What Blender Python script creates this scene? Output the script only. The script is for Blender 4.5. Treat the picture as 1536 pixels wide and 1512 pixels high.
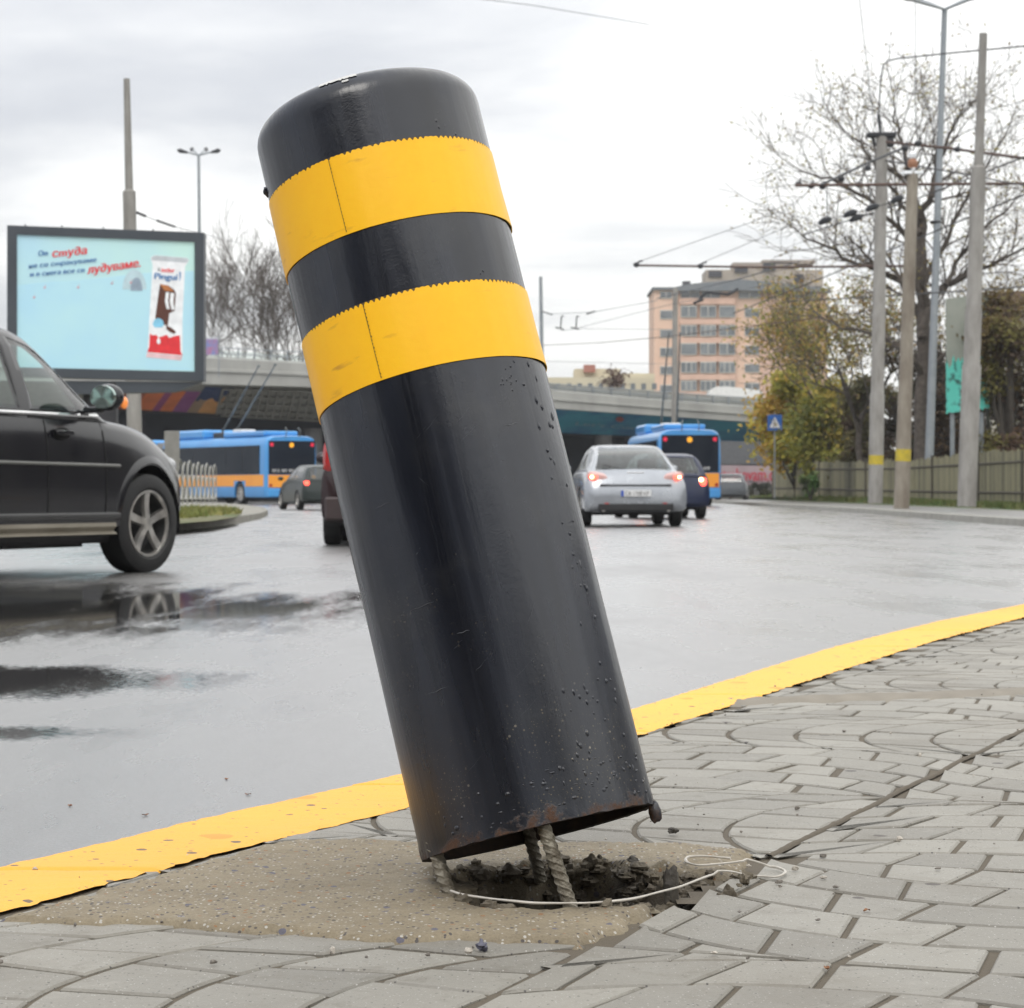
import bpy, bmesh, math, random
from mathutils import Vector, Matrix, noise
import numpy as np
R = math.radians
sc = bpy.context.scene
for o in list(bpy.data.objects): bpy.data.objects.remove(o)

# ------------------------------------------------------------ camera, sky, sun, exposure
F, HOR, EYE = 3700.0, 736.0, 0.62          # focal length in photo pixels, horizon row, eye height above the road
cam_d = bpy.data.cameras.new('camera'); cam = bpy.data.objects.new('camera', cam_d); sc.collection.objects.link(cam)
cam.location = (0, 0, EYE); cam.rotation_euler = (R(90), 0, 0)
cam_d.sensor_fit = 'HORIZONTAL'; cam_d.sensor_width = 36; cam_d.lens = F/1536*36
cam_d.shift_y = -(756-HOR)/1536
cam_d.clip_start = .05; cam_d.clip_end = 5000
cam_d.dof.use_dof = True; cam_d.dof.focus_distance = 3.4; cam_d.dof.aperture_fstop = 21
sc.camera = cam

SUN_EL, SUN_AZ = R(48), R(200)             # azimuth clockwise from +Y: behind the camera, a little to the left
w = bpy.data.worlds.new('World'); sc.world = w; w.use_nodes = True
nt = w.node_tree; nt.nodes.clear()
def N(nt, t, **kw):
    n = nt.nodes.new(t)
    for k, v in kw.items():
        if k in ('operation', 'blend_type', 'data_type', 'sky_type', 'sun_disc', 'sun_elevation', 'sun_rotation', 'air_density', 'dust_density',
                 'noise_dimensions', 'feature', 'distance', 'interpolation_type', 'wave_type', 'bands_direction', 'attribute_name', 'layer_name', 'invert', 'normalize', 'clamp'):
            setattr(n, k, v)
        else:
            n.inputs[k.replace('_', ' ')].default_value = v
    return n
out = N(nt, 'ShaderNodeOutputWorld')
sky = N(nt, 'ShaderNodeTexSky', sky_type='NISHITA', sun_disc=False, sun_elevation=SUN_EL, sun_rotation=SUN_AZ)
bg1 = N(nt, 'ShaderNodeBackground', Strength=.08); nt.links.new(sky.outputs[0], bg1.inputs[0])
tc = N(nt, 'ShaderNodeTexCoord'); sp = N(nt, 'ShaderNodeSeparateXYZ'); nt.links.new(tc.outputs['Generated'], sp.inputs[0])
def mth(nt, op, a, b=None, c=None, clamp=False):
    n = nt.nodes.new('ShaderNodeMath'); n.operation = op; n.use_clamp = clamp
    for i, v in enumerate((a, b, c)):
        if v is None: continue
        if isinstance(v, (int, float)): n.inputs[i].default_value = v
        else: nt.links.new(v, n.inputs[i])
    return n.outputs[0]
zp = mth(nt, 'ADD', mth(nt, 'MAXIMUM', sp.outputs[2], 0), .10)
cb = N(nt, 'ShaderNodeCombineXYZ')
nt.links.new(mth(nt, 'DIVIDE', sp.outputs[0], zp), cb.inputs[0]); nt.links.new(mth(nt, 'DIVIDE', sp.outputs[1], zp), cb.inputs[1])
mp = N(nt, 'ShaderNodeMapping'); mp.inputs['Location'].default_value = (3.1, 1.7, 0); mp.inputs['Scale'].default_value = (.75, .62, 1)
nt.links.new(cb.outputs[0], mp.inputs[0])
cn = N(nt, 'ShaderNodeTexNoise', Scale=1.15, Detail=6.0, Roughness=.52, Distortion=.35); nt.links.new(mp.outputs[0], cn.inputs['Vector'])
mr = N(nt, 'ShaderNodeMapRange', interpolation_type='SMOOTHSTEP'); mr.inputs['From Min'].default_value = .40; mr.inputs['From Max'].default_value = .76
lft = mth(nt, 'MULTIPLY', sp.outputs[0], -.38)           # the cloud cover is heavier towards the left
nt.links.new(mth(nt, 'ADD', cn.outputs[0], lft), mr.inputs[0])
cm = N(nt, 'ShaderNodeMix', data_type='RGBA'); nt.links.new(mr.outputs[0], cm.inputs[0])
cm.inputs[6].default_value = (.98, .975, .955, 1); cm.inputs[7].default_value = (.55, .565, .60, 1)
bg2 = N(nt, 'ShaderNodeBackground'); nt.links.new(cm.outputs[2], bg2.inputs[0])
# overcast sky: overhead and behind the camera it is brighter than at the horizon
st = mth(nt, 'ADD', mth(nt, 'MULTIPLY', mth(nt, 'MAXIMUM', sp.outputs[2], 0), 1.35), .98)
nt.links.new(st, bg2.inputs[1])
mx = N(nt, 'ShaderNodeMixShader', Fac=.9); nt.links.new(bg1.outputs[0], mx.inputs[1]); nt.links.new(bg2.outputs[0], mx.inputs[2])
nt.links.new(mx.outputs[0], out.inputs[0])
sd = bpy.data.lights.new('sun', 'SUN'); sd.energy = 1.0; sd.angle = R(25); sd.color = (1, .96, .9)
so = bpy.data.objects.new('sun', sd); sc.collection.objects.link(so)
sdir = Vector((math.sin(SUN_AZ)*math.cos(SUN_EL), math.cos(SUN_AZ)*math.cos(SUN_EL), math.sin(SUN_EL)))
so.rotation_euler = sdir.to_track_quat('Z', 'Y').to_euler(); so.location = (0, -5, 20)
sc.view_settings.view_transform = 'Standard'; sc.view_settings.look = 'None'; sc.view_settings.exposure = .22; sc.view_settings.gamma = 1

# ------------------------------------------------------------ helpers
def W(px, py, Y): return Vector(((px-768)/F*Y, Y, EYE+(HOR-py)/F*Y))      # where a thing seen at that pixel stands at distance Y
def G(px, py, z=0.0):
    Y = (EYE-z)*F/(py-HOR); return Vector(((px-768)/F*Y, Y, z))           # the same on a level surface of height z
def lerp(a, b, t): return a+(b-a)*t
def sm(t): t = max(0, min(1, t)); return t*t*(3-2*t)
def interp(x, pts):
    if x <= pts[0][0]: return pts[0][1]
    for (a, b), (c, d) in zip(pts, pts[1:]):
        if x <= c: return b+(d-b)*(x-a)/(c-a)
    return pts[-1][1]
MATS = {}
def M(name, col, rough=.6, metal=0, col2=None, scale=6, stretch=(1, 1, 1), bump=0, bscale=60, coat=0, spec=.5, emit=0, ecol=None, cut=(.35, .68), rvar=.12, detail=5):
    if name in MATS: return MATS[name]
    m = bpy.data.materials.new(name); m.use_nodes = True; nt = m.node_tree; b = nt.nodes['Principled BSDF']
    b.inputs['Metallic'].default_value = metal; b.inputs['Coat Weight'].default_value = coat; b.inputs['Coat Roughness'].default_value = .05
    b.inputs['Specular IOR Level'].default_value = spec
    tc = N(nt, 'ShaderNodeTexCoord'); mp = N(nt, 'ShaderNodeMapping'); mp.inputs['Scale'].default_value = stretch
    nt.links.new(tc.outputs['Object'], mp.inputs[0])
    n = N(nt, 'ShaderNodeTexNoise', Scale=float(scale), Detail=float(detail), Roughness=.62); nt.links.new(mp.outputs[0], n.inputs['Vector'])
    mr = N(nt, 'ShaderNodeMapRange'); mr.inputs[1].default_value = cut[0]; mr.inputs[2].default_value = cut[1]; nt.links.new(n.outputs[0], mr.inputs[0])
    mix = N(nt, 'ShaderNodeMix', data_type='RGBA'); nt.links.new(mr.outputs[0], mix.inputs[0])
    c2 = col2 or tuple(c*.78 for c in col)
    mix.inputs[6].default_value = (*col, 1); mix.inputs[7].default_value = (*c2, 1); nt.links.new(mix.outputs[2], b.inputs['Base Color'])
    nt.links.new(mth(nt, 'ADD', mth(nt, 'MULTIPLY', n.outputs[0], rvar), rough-rvar/2), b.inputs['Roughness'])
    if bump:
        n2 = N(nt, 'ShaderNodeTexNoise', Scale=float(bscale), Detail=4.0); nt.links.new(mp.outputs[0], n2.inputs['Vector'])
        bp = N(nt, 'ShaderNodeBump', Strength=bump, Distance=.01); nt.links.new(n2.outputs[0], bp.inputs['Height']); nt.links.new(bp.outputs[0], b.inputs['Normal'])
    if emit:
        b.inputs['Emission Color'].default_value = (*(ecol or col), 1); b.inputs['Emission Strength'].default_value = emit
    MATS[name] = m; return m
def glass(name, tint, refl=1.0, rough=.02, alpha=.75):
    if name in MATS: return MATS[name]
    m = bpy.data.materials.new(name); m.use_nodes = True; nt = m.node_tree; nt.nodes.clear()
    o = N(nt, 'ShaderNodeOutputMaterial'); t = N(nt, 'ShaderNodeBsdfTransparent', Color=(*tint, 1)); g = N(nt, 'ShaderNodeBsdfGlossy', Roughness=rough)
    g.inputs['Color'].default_value = (refl, refl, refl, 1)
    ge = nt.nodes.new('ShaderNodeNewGeometry'); dp = nt.nodes.new('ShaderNodeVectorMath'); dp.operation = 'DOT_PRODUCT'; nt.links.new(ge.outputs['Normal'], dp.inputs[0]); nt.links.new(ge.outputs['Incoming'], dp.inputs[1])
    k5 = mth(nt, 'POWER', mth(nt, 'SUBTRACT', 1.0, mth(nt, 'ABSOLUTE', dp.outputs['Value']), clamp=True), 5.0); fr = mth(nt, 'ADD', mth(nt, 'MULTIPLY', k5, .90), .07); mx = N(nt, 'ShaderNodeMixShader')
    nt.links.new(fr, mx.inputs[0]); nt.links.new(t.outputs[0], mx.inputs[1]); nt.links.new(g.outputs[0], mx.inputs[2]); nt.links.new(mx.outputs[0], o.inputs[0])
    MATS[name] = m; return m
COL = sc.collection
def tag(o, label=None, cat=None, group=None, kind=None):
    if label: o['label'] = label
    if cat: o['category'] = cat
    if group: o['group'] = group
    if kind: o['kind'] = kind
    return o
def thing(name, label, cat, loc=(0, 0, 0), rz=0, group=None):
    o = bpy.data.objects.new(name, None); o.empty_display_size = .1; COL.objects.link(o)
    o.location = loc; o.rotation_euler = (0, 0, rz); return tag(o, label, cat, group)
class MB:
    def __init__(s, off=(0, 0, 0)): s.v = []; s.f = []; s.mi = []; s.m = 0; s.off = Vector(off)
    def quad(s, *p):
        i = len(s.v); s.v += [Vector(q) for q in p]; s.f.append(tuple(range(i, i+len(p)))); s.mi.append(s.m)
    def add(s, vs, fs):
        i = len(s.v); s.v += [Vector(q) for q in vs]
        for f in fs: s.f.append(tuple(a+i for a in f)); s.mi.append(s.m)
    def box(s, c, d, rz=0, ry=0, rx=0, bev=0):
        c = Vector(c); x, y, z = [q/2 for q in d]
        rot = Matrix.Rotation(rz, 3, 'Z') @ Matrix.Rotation(ry, 3, 'Y') @ Matrix.Rotation(rx, 3, 'X')
        if bev:
            b = min(bev, x*.45, y*.45, z*.45); vs = []
            for sx, sy in ((1, 1), (-1, 1), (-1, -1), (1, -1)):
                pass
            ring = [(x, -y+b), (x, y-b), (x-b, y), (-x+b, y), (-x, y-b), (-x, -y+b), (-x+b, -y), (x-b, -y)]
            ri = [(x-b, -y+b)]*1
            inn = [(x-b, -y+b), (x-b, y-b), (x-b, y-b), (-x+b, y-b), (-x+b, y-b), (-x+b, -y+b), (-x+b, -y+b), (x-b, -y+b)]
            for zz, rr in ((-z, inn), (-z+b, ring), (z-b, ring), (z, inn)):
                for p in rr: vs.append(c+rot @ Vector((p[0], p[1], zz)))
            fs = []
            for k in range(3):
                for j in range(8): fs.append((k*8+j, k*8+(j+1) % 8, k*8+8+(j+1) % 8, k*8+8+j))
            fs.append((24, 25, 27, 29)); fs.append((0, 5, 3, 1))
            s.add(vs, fs); return
        vs = [c+rot @ Vector(p) for p in ((-x, -y, -z), (x, -y, -z), (x, y, -z), (-x, y, -z), (-x, -y, z), (x, -y, z), (x, y, z), (-x, y, z))]
        s.add(vs, [(0, 3, 2, 1), (4, 5, 6, 7), (0, 1, 5, 4), (1, 2, 6, 5), (2, 3, 7, 6), (3, 0, 4, 7)])
    def tube(s, path, r, n=8, cap=True):
        path = [Vector(p) for p in path]; rr = r if isinstance(r, (list, tuple)) else [r]*len(path); vs = []; ref = None
        for i, p in enumerate(path):
            t = (path[min(i+1, len(path)-1)]-path[max(i-1, 0)])
            if t.length < 1e-9: t = Vector((0, 0, 1))
            t.normalize()
            if ref is None: ref = Vector((1, 0, 0)) if abs(t.x) < .8 else Vector((0, 1, 0))
            a = (ref-t*ref.dot(t)).normalized(); b = t.cross(a); ref = a
            for j in range(n):
                an = 2*math.pi*j/n; vs.append(p+(a*math.cos(an)+b*math.sin(an))*rr[i])
        fs = []
        for i in range(len(path)-1):
            for j in range(n): fs.append((i*n+j, i*n+(j+1) % n, (i+1)*n+(j+1) % n, (i+1)*n+j))
        if cap: fs.append(tuple(reversed(range(n)))); fs.append(tuple(range((len(path)-1)*n, len(path)*n)))
        s.add(vs, fs)
    def cyl(s, a, b, r, n=20, r2=None): s.tube([a, b], [r, r if r2 is None else r2], n)
    def prism(s, poly, vec):
        vec = Vector(vec); poly = [Vector(p) for p in poly]; n = len(poly)
        s.add(poly+[p+vec for p in poly], [tuple(reversed(range(n))), tuple(range(n, 2*n))]+[(i, (i+1) % n, n+(i+1) % n, n+i) for i in range(n)])
    def lathe(s, prof, axis='z', n=32, c=(0, 0, 0), close=False):
        c = Vector(c); vs = []
        for r, h in prof:
            for j in range(n):
                a = 2*math.pi*j/n; x, y = r*math.cos(a), r*math.sin(a)
                vs.append(c+(Vector((x, y, h)) if axis == 'z' else Vector((x, h, y))))
        fs = []; m = len(prof)
        for i in range(m if close else m-1):
            for j in range(n): fs.append((i*n+j, i*n+(j+1) % n, ((i+1) % m)*n+(j+1) % n, ((i+1) % m)*n+j))
        s.add(vs, fs)
    def ball(s, c, r, seed=0, rough=.25, n=6):
        c = Vector(c); vs = []; fs = []; rr = r if isinstance(r, (tuple, list)) else (r, r, r)
        for i in range(n+1):
            th = math.pi*i/n
            for j in range(n+2):
                ph = 2*math.pi*j/(n+2); d = Vector((math.sin(th)*math.cos(ph), math.sin(th)*math.sin(ph), math.cos(th)))
                k = 1+rough*noise.noise(d*1.7+Vector((seed*3.1, seed*1.7, seed)))*2
                vs.append(c+Vector((d.x*rr[0], d.y*rr[1], d.z*rr[2]))*k)
        m = n+2
        for i in range(n):
            for j in range(m): fs.append((i*m+j, (i+1)*m+j, (i+1)*m+(j+1) % m, i*m+(j+1) % m))
        s.add(vs, fs)
    def grid(s, P):                      # rows of points
        n = len(P[0]); vs = [p for row in P for p in row]
        s.add(vs, [(i*n+j, i*n+j+1, (i+1)*n+j+1, (i+1)*n+j) for i in range(len(P)-1) for j in range(n-1)])
    def build(s, name, mats, parent=None, smooth=False, loc=None, fix=True):
        if not isinstance(mats, (list, tuple)): mats = [mats]
        me = bpy.data.meshes.new(name); me.from_pydata([v-s.off for v in s.v], [], s.f)
        for m in mats: me.materials.append(m)
        if len(mats) > 1: me.polygons.foreach_set('material_index', s.mi)
        if fix:
            bm = bmesh.new(); bm.from_mesh(me); bmesh.ops.recalc_face_normals(bm, faces=bm.faces); bm.to_mesh(me); bm.free()
        if smooth: smoothed(me)
        me.update(); o = bpy.data.objects.new(name, me); COL.objects.link(o)
        if parent: o.parent = parent
        if loc: o.location = loc
        return o
def smoothed(me, ang=40):
    me.polygons.foreach_set('use_smooth', [True]*len(me.polygons))
    bm = bmesh.new(); bm.from_mesh(me); ca = math.cos(R(ang))
    for e in bm.edges:
        if len(e.link_faces) == 2 and e.link_faces[0].normal.dot(e.link_faces[1].normal) < ca: e.smooth = False
    bm.to_mesh(me); bm.free()
def children(o): return [c for c in bpy.data.objects if c.parent == o]
def copy_tree(o, parent=None):
    c = o.copy(); COL.objects.link(c); c.parent = parent
    for ch in children(o): copy_tree(ch, c)
    return c
def text_mesh(txt, name='lettering'):
    cu = bpy.data.curves.new(name, 'FONT'); cu.body = txt; cu.extrude = 0; cu.resolution_u = 3; cu.align_x = 'LEFT'
    ob = bpy.data.objects.new(name, cu); COL.objects.link(ob)
    dg = bpy.context.evaluated_depsgraph_get(); me = bpy.data.meshes.new_from_object(ob.evaluated_get(dg))
    vs = [v.co.copy() for v in me.vertices]; fs = [tuple(p.vertices) for p in me.polygons]
    bpy.data.objects.remove(ob); bpy.data.curves.remove(cu); bpy.data.meshes.remove(me)
    return vs, fs
def put_text(mb, txt, org, ex, ey, height, width=None, slant=0, off=None, ex_bold=0):
    vs, fs = text_mesh(txt)
    if not vs: return
    x0 = min(v.x for v in vs); x1 = max(v.x for v in vs); hcap = .73
    s = height/hcap; sx = s if not width else width/(x1-x0)
    ex = Vector(ex).normalized(); ey = Vector(ey).normalized(); nrm = ex.cross(ey)
    o = Vector(org)+nrm*(off or 0)
    mb.add([o+ex*((v.x-x0)*sx+v.y*slant*s)+ey*(v.y*s) for v in vs], fs)
    if ex_bold: mb.add([o+ex*((v.x-x0)*sx+v.y*slant*s+ex_bold)+ey*(v.y*s)+nrm*.0015 for v in vs], fs)
def clean(o, fn=None):
    pass
# ------------------------------------------------------------ materials of the street
def road_material():
    m = bpy.data.materials.new('wet_asphalt'); m.use_nodes = True; nt = m.node_tree; b = nt.nodes['Principled BSDF']
    tc = N(nt, 'ShaderNodeTexCoord'); P = tc.outputs['Object']
    sp = N(nt, 'ShaderNodeSeparateXYZ'); nt.links.new(P, sp.inputs[0])
    mp = N(nt, 'ShaderNodeMapping'); mp.inputs['Scale'].default_value = (.42, .28, 1); mp.inputs['Rotation'].default_value = (0, 0, R(21)); nt.links.new(P, mp.inputs[0])
    n1 = N(nt, 'ShaderNodeTexNoise', Scale=1.0, Detail=5.0, Roughness=.55, Distortion=.3); nt.links.new(mp.outputs[0], n1.inputs['Vector'])
    # standing water where the wheel track has sunk: an ellipse with a ragged edge, plus small ones
    def ell(cx, cy, rx, ry):
        a = mth(nt, 'POWER', mth(nt, 'ABSOLUTE', mth(nt, 'DIVIDE', mth(nt, 'SUBTRACT', sp.outputs[0], cx), rx)), 2)
        c = mth(nt, 'POWER', mth(nt, 'ABSOLUTE', mth(nt, 'DIVIDE', mth(nt, 'SUBTRACT', sp.outputs[1], cy), ry)), 2)
        return mth(nt, 'SUBTRACT', 1, mth(nt, 'ADD', a, c))
    e = mth(nt, 'MAXIMUM', ell(-4.2, 12.9, 3.75, 4.6), mth(nt, 'MAXIMUM', ell(-2.0, 8.0, 1.3, .9), ell(-1.75, 6.3, 1.0, .30)))
    e = mth(nt, 'ADD', e, mth(nt, 'MULTIPLY', mth(nt, 'SUBTRACT', n1.outputs[0], .5), 1.7))
    pg = N(nt, 'ShaderNodeTexNoise', Scale=34.0, Detail=4.0, Roughness=.75); nt.links.new(P, pg.inputs['Vector'])
    ms = N(nt, 'ShaderNodeMapping'); ms.inputs['Scale'].default_value = (3.2, .5, 1); ms.inputs['Rotation'].default_value = (0, 0, R(21)); nt.links.new(P, ms.inputs[0])
    stn = N(nt, 'ShaderNodeTexNoise', Scale=1.0, Detail=5.0, Roughness=.6); nt.links.new(ms.outputs[0], stn.inputs['Vector'])
    e = mth(nt, 'ADD', e, mth(nt, 'ADD', mth(nt, 'MULTIPLY', mth(nt, 'SUBTRACT', pg.outputs[0], .5), 1.5), mth(nt, 'MULTIPLY', mth(nt, 'SUBTRACT', stn.outputs[0], .5), 1.6)))
    pud = N(nt, 'ShaderNodeMapRange', interpolation_type='SMOOTHSTEP'); pud.inputs[1].default_value = .0; pud.inputs[2].default_value = .55; nt.links.new(e, pud.inputs[0])
    mp2 = N(nt, 'ShaderNodeMapping'); mp2.inputs['Scale'].default_value = (1.6, .35, 1); mp2.inputs['Rotation'].default_value = (0, 0, R(-21)); nt.links.new(P, mp2.inputs[0])
    n3 = N(nt, 'ShaderNodeTexNoise', Scale=.8, Detail=6.0, Roughness=.6); nt.links.new(mp2.outputs[0], n3.inputs['Vector'])
    g = N(nt, 'ShaderNodeTexNoise', Scale=150.0, Detail=3.0, Roughness=.7); nt.links.new(P, g.inputs['Vector'])
    mixc = N(nt, 'ShaderNodeMix', data_type='RGBA'); nt.links.new(g.outputs[0], mixc.inputs[0])
    mixc.inputs[6].default_value = (.028, .027, .027, 1); mixc.inputs[7].default_value = (.20, .195, .19, 1)
    nt.links.new(mixc.outputs[2], b.inputs['Base Color'])
    r = N(nt, 'ShaderNodeMapRange'); r.inputs[1].default_value = .35; r.inputs[2].default_value = .65; r.inputs[3].default_value = .23; r.inputs[4].default_value = .42
    nt.links.new(n3.outputs[0], r.inputs[0])
    rm = N(nt, 'ShaderNodeMix', data_type='FLOAT'); nt.links.new(pud.outputs[0], rm.inputs[0]); nt.links.new(r.outputs[0], rm.inputs[2]); rm.inputs[3].default_value = .035
    nt.links.new(rm.outputs[0], b.inputs['Roughness'])
    v = N(nt, 'ShaderNodeTexVoronoi', Scale=110.0); nt.links.new(P, v.inputs['Vector'])
    hs = mth(nt, 'ADD', mth(nt, 'MULTIPLY', v.outputs['Distance'], .6), g.outputs[0])
    bp = N(nt, 'ShaderNodeBump', Distance=.006); nt.links.new(hs, bp.inputs['Height'])
    nt.links.new(mth(nt, 'MULTIPLY', mth(nt, 'SUBTRACT', 1.0, pud.outputs[0]), .45), bp.inputs['Strength'])
    nt.links.new(bp.outputs[0], b.inputs['Normal'])
    bc2 = N(nt, 'ShaderNodeBump', Distance=.006); nt.links.new(hs, bc2.inputs['Height']); nt.links.new(mth(nt, 'MULTIPLY', mth(nt, 'SUBTRACT', 1.02, pud.outputs[0], clamp=True), .26), bc2.inputs['Strength']); nt.links.new(bc2.outputs[0], b.inputs['Coat Normal'])
    b.inputs['IOR'].default_value = 1.5
    b.inputs['Coat Weight'].default_value = 1.0; b.inputs['Coat IOR'].default_value = 1.45
    cr = N(nt, 'ShaderNodeMix', data_type='FLOAT'); nt.links.new(pud.outputs[0], cr.inputs[0]); nt.links.new(mth(nt, 'SUBTRACT', r.outputs[0], .04), cr.inputs[2]); cr.inputs[3].default_value = .03; nt.links.new(cr.outputs[0], b.inputs['Coat Roughness'])
    b.inputs['Specular IOR Level'].default_value = .62
    return m
def attr_mat(name, c_a, c_b, rough=.6, sand=None, speck=None, bump=.3, bscale=250, rlo=None):
    """colour varies stone by stone through the 'tone' attribute, plus grain and light and dark grit"""
    m = bpy.data.materials.new(name); m.use_nodes = True; nt = m.node_tree; b = nt.nodes['Principled BSDF']
    tc = N(nt, 'ShaderNodeTexCoord'); P = tc.outputs['Object']
    at = N(nt, 'ShaderNodeAttribute', attribute_name='tone')
    n1 = N(nt, 'ShaderNodeTexNoise', Scale=3.0, Detail=6.0, Roughness=.65); nt.links.new(P, n1.inputs['Vector'])
    n2 = N(nt, 'ShaderNodeTexNoise', Scale=260.0, Detail=3.0, Roughness=.7); nt.links.new(P, n2.inputs['Vector'])
    f = mth(nt, 'ADD', mth(nt, 'MULTIPLY', at.outputs['Fac'], .45), mth(nt, 'ADD', mth(nt, 'MULTIPLY', n1.outputs[0], .7), mth(nt, 'MULTIPLY', n2.outputs[0], .55)))
    f = mth(nt, 'SUBTRACT', f, .35, clamp=True)
    mix = N(nt, 'ShaderNodeMix', data_type='RGBA'); nt.links.new(f, mix.inputs[0]); mix.inputs[6].default_value = (*c_a, 1); mix.inputs[7].default_value = (*c_b, 1)
    col = mix.outputs[2]
    for (sc_, th, cc) in (speck or []):
        v = N(nt, 'ShaderNodeTexVoronoi', Scale=float(sc_)); nt.links.new(P, v.inputs['Vector'])
        sx = N(nt, 'ShaderNodeSeparateColor'); nt.links.new(v.outputs['Color'], sx.inputs[0])
        k = mth(nt, 'MULTIPLY', mth(nt, 'LESS_THAN', v.outputs['Distance'], .32), mth(nt, 'GREATER_THAN', sx.outputs[0], th))
        mm = N(nt, 'ShaderNodeMix', data_type='RGBA'); nt.links.new(k, mm.inputs[0]); nt.links.new(col, mm.inputs[6]); mm.inputs[7].default_value = (*cc, 1); col = mm.outputs[2]
    if name == 'grey_pavers':            # trodden-in brown dirt in uneven patches
        for s_, lo, am, cc in ((2.1, .50, 2.2, (.115, .095, .065)), (17.0, .56, 3.0, (.10, .085, .06)), (5.5, .60, 3.5, (.36, .34, .30))):
            q = N(nt, 'ShaderNodeTexNoise', Scale=s_, Detail=7.0, Roughness=.7, Distortion=.4); nt.links.new(P, q.inputs['Vector'])
            mm = N(nt, 'ShaderNodeMix', data_type='RGBA'); nt.links.new(mth(nt, 'MINIMUM', mth(nt, 'MULTIPLY', mth(nt, 'SUBTRACT', q.outputs[0], lo, clamp=True), am), .55), mm.inputs[0]); nt.links.new(col, mm.inputs[6]); mm.inputs[7].default_value = (*cc, 1); col = mm.outputs[2]
    nt.links.new(col, b.inputs['Base Color'])
    nt.links.new(mth(nt, 'ADD', mth(nt, 'MULTIPLY', n1.outputs[0], .3), rough-.15), b.inputs['Roughness'])
    bp = N(nt, 'ShaderNodeBump', Strength=bump, Distance=.004)
    n3 = N(nt, 'ShaderNodeTexNoise', Scale=float(bscale), Detail=5.0, Roughness=.7); nt.links.new(P, n3.inputs['Vector'])
    nt.links.new(n3.outputs[0], bp.inputs['Height']); nt.links.new(bp.outputs[0], b.inputs['Normal'])
    return m
def tones(o, vals):
    a = o.data.attributes.new('tone', 'FLOAT', 'POINT'); a.data.foreach_set('value', vals)

# ------------------------------------------------------------ ground, road
gm = M('far_soil', (.10, .095, .07), .9, col2=(.16, .15, .11), scale=.05)
b = MB(); b.quad((-2500, -400, -.05), (2500, -400, -.05), (2500, 3500, -.05), (-2500, 3500, -.05)); tag(b.build('ground', gm), kind='structure')
b = MB(); b.quad((-60, -20, 0), (45, -20, 0), (45, 230, 0), (-60, 230, 0)); road = tag(b.build('road', road_material()), kind='structure')

ZS = .08                                              # level of the near pavement
dirv = Vector((.373, .928, 0)).normalized(); nv = Vector((dirv.y, -dirv.x, 0)); O = G(1155, 1285, ZS)
outer_px = [(0, 1300), (300, 1228), (600, 1161), (955, 1061), (1250, 970), (1400, 933), (1536, 906)]
inner_px = [(0, 1370), (300, 1288), (605, 1214), (965, 1101), (1250, 1009), (1400, 962), (1536, 926)]
outer = [G(*p, ZS) for p in outer_px]; inner = [G(*p, ZS) for p in inner_px]
def along(a, d, k): return a+d*k
outer = [outer[0]-dirv*6.5, outer[0]-dirv*1.5]+outer+[outer[-1]+Vector((.4, .92, 0))*3, outer[-1]+Vector((.42, .9, 0))*12]
inner = [inner[0]-dirv*6.5, inner[0]-dirv*1.5]+inner+[inner[-1]+Vector((.4, .92, 0))*3, inner[-1]+Vector((.42, .9, 0))*12]
def polyx(poly, y):                                    # x of a polyline at a given y
    return interp(y, [(p.y, p.x) for p in poly])

# painted kerb: its own stones, worn and chipped edges
yel = attr_mat('yellow_kerb_paint', (.80, .335, .012), (.80, .47, .07), .6, speck=[(90, .93, (.35, .2, .06)), (38, .96, (.16, .11, .06)), (260, .95, (.45, .25, .05)), (11, .90, (.62, .30, .03))], bump=.5, bscale=90)
conc_k = M('kerb_concrete', (.30, .29, .27), .75, col2=(.2, .19, .17), scale=20, bump=.3)
b = MB(); tv = []
ys = []; y = -3.3
while y < 24: ys.append(y); y += .015 if 2.6 < y < 7 else (.03 if y < 13 else .4)
rng = random.Random(3); rows = []
for y in ys:
    xo = polyx(outer, y); xi = polyx(inner, y)
    p = Vector((xo, y, 0)); j = noise.noise(Vector((y*3, .3, 0)))*.006+noise.noise(Vector((y*16, 4, 0)))*.005
    q = noise.noise(Vector((y*5, 9, 0)))*.010+noise.noise(Vector((y*22, 2, 0)))*.009+noise.noise(Vector((y*60, 2, 5)))*.005
    joint = abs((y/1.0) % 1-.5) < .009
    zz = ZS+.004-(.012 if joint else 0)
    row = []
    for t, dz in ((-.012, -.085), (0, -.018), (.03, -.003), (.10, 0), (.3, 0), (.55, 0), (.8, 0), (.94, 0), (1.0, -.0035)):
        x = lerp(xo+j, xi+q, t); yy = y
        row.append(Vector((x, yy, zz+dz+(noise.noise(Vector((x*30, y*30, 1)))*.0022 if dz > -.02 else 0))))
    rows.append(row); tv += [min(1, max(0, .5+.5*noise.noise(Vector((row[4].x*1.5, y*.8, 3)))+.9*math.exp(-((y-8)/2.2)**2)))]*9
b.grid(rows); kerb = tag(b.build('kerb', [yel], smooth=True), kind='structure'); tones(kerb, tv)

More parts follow.
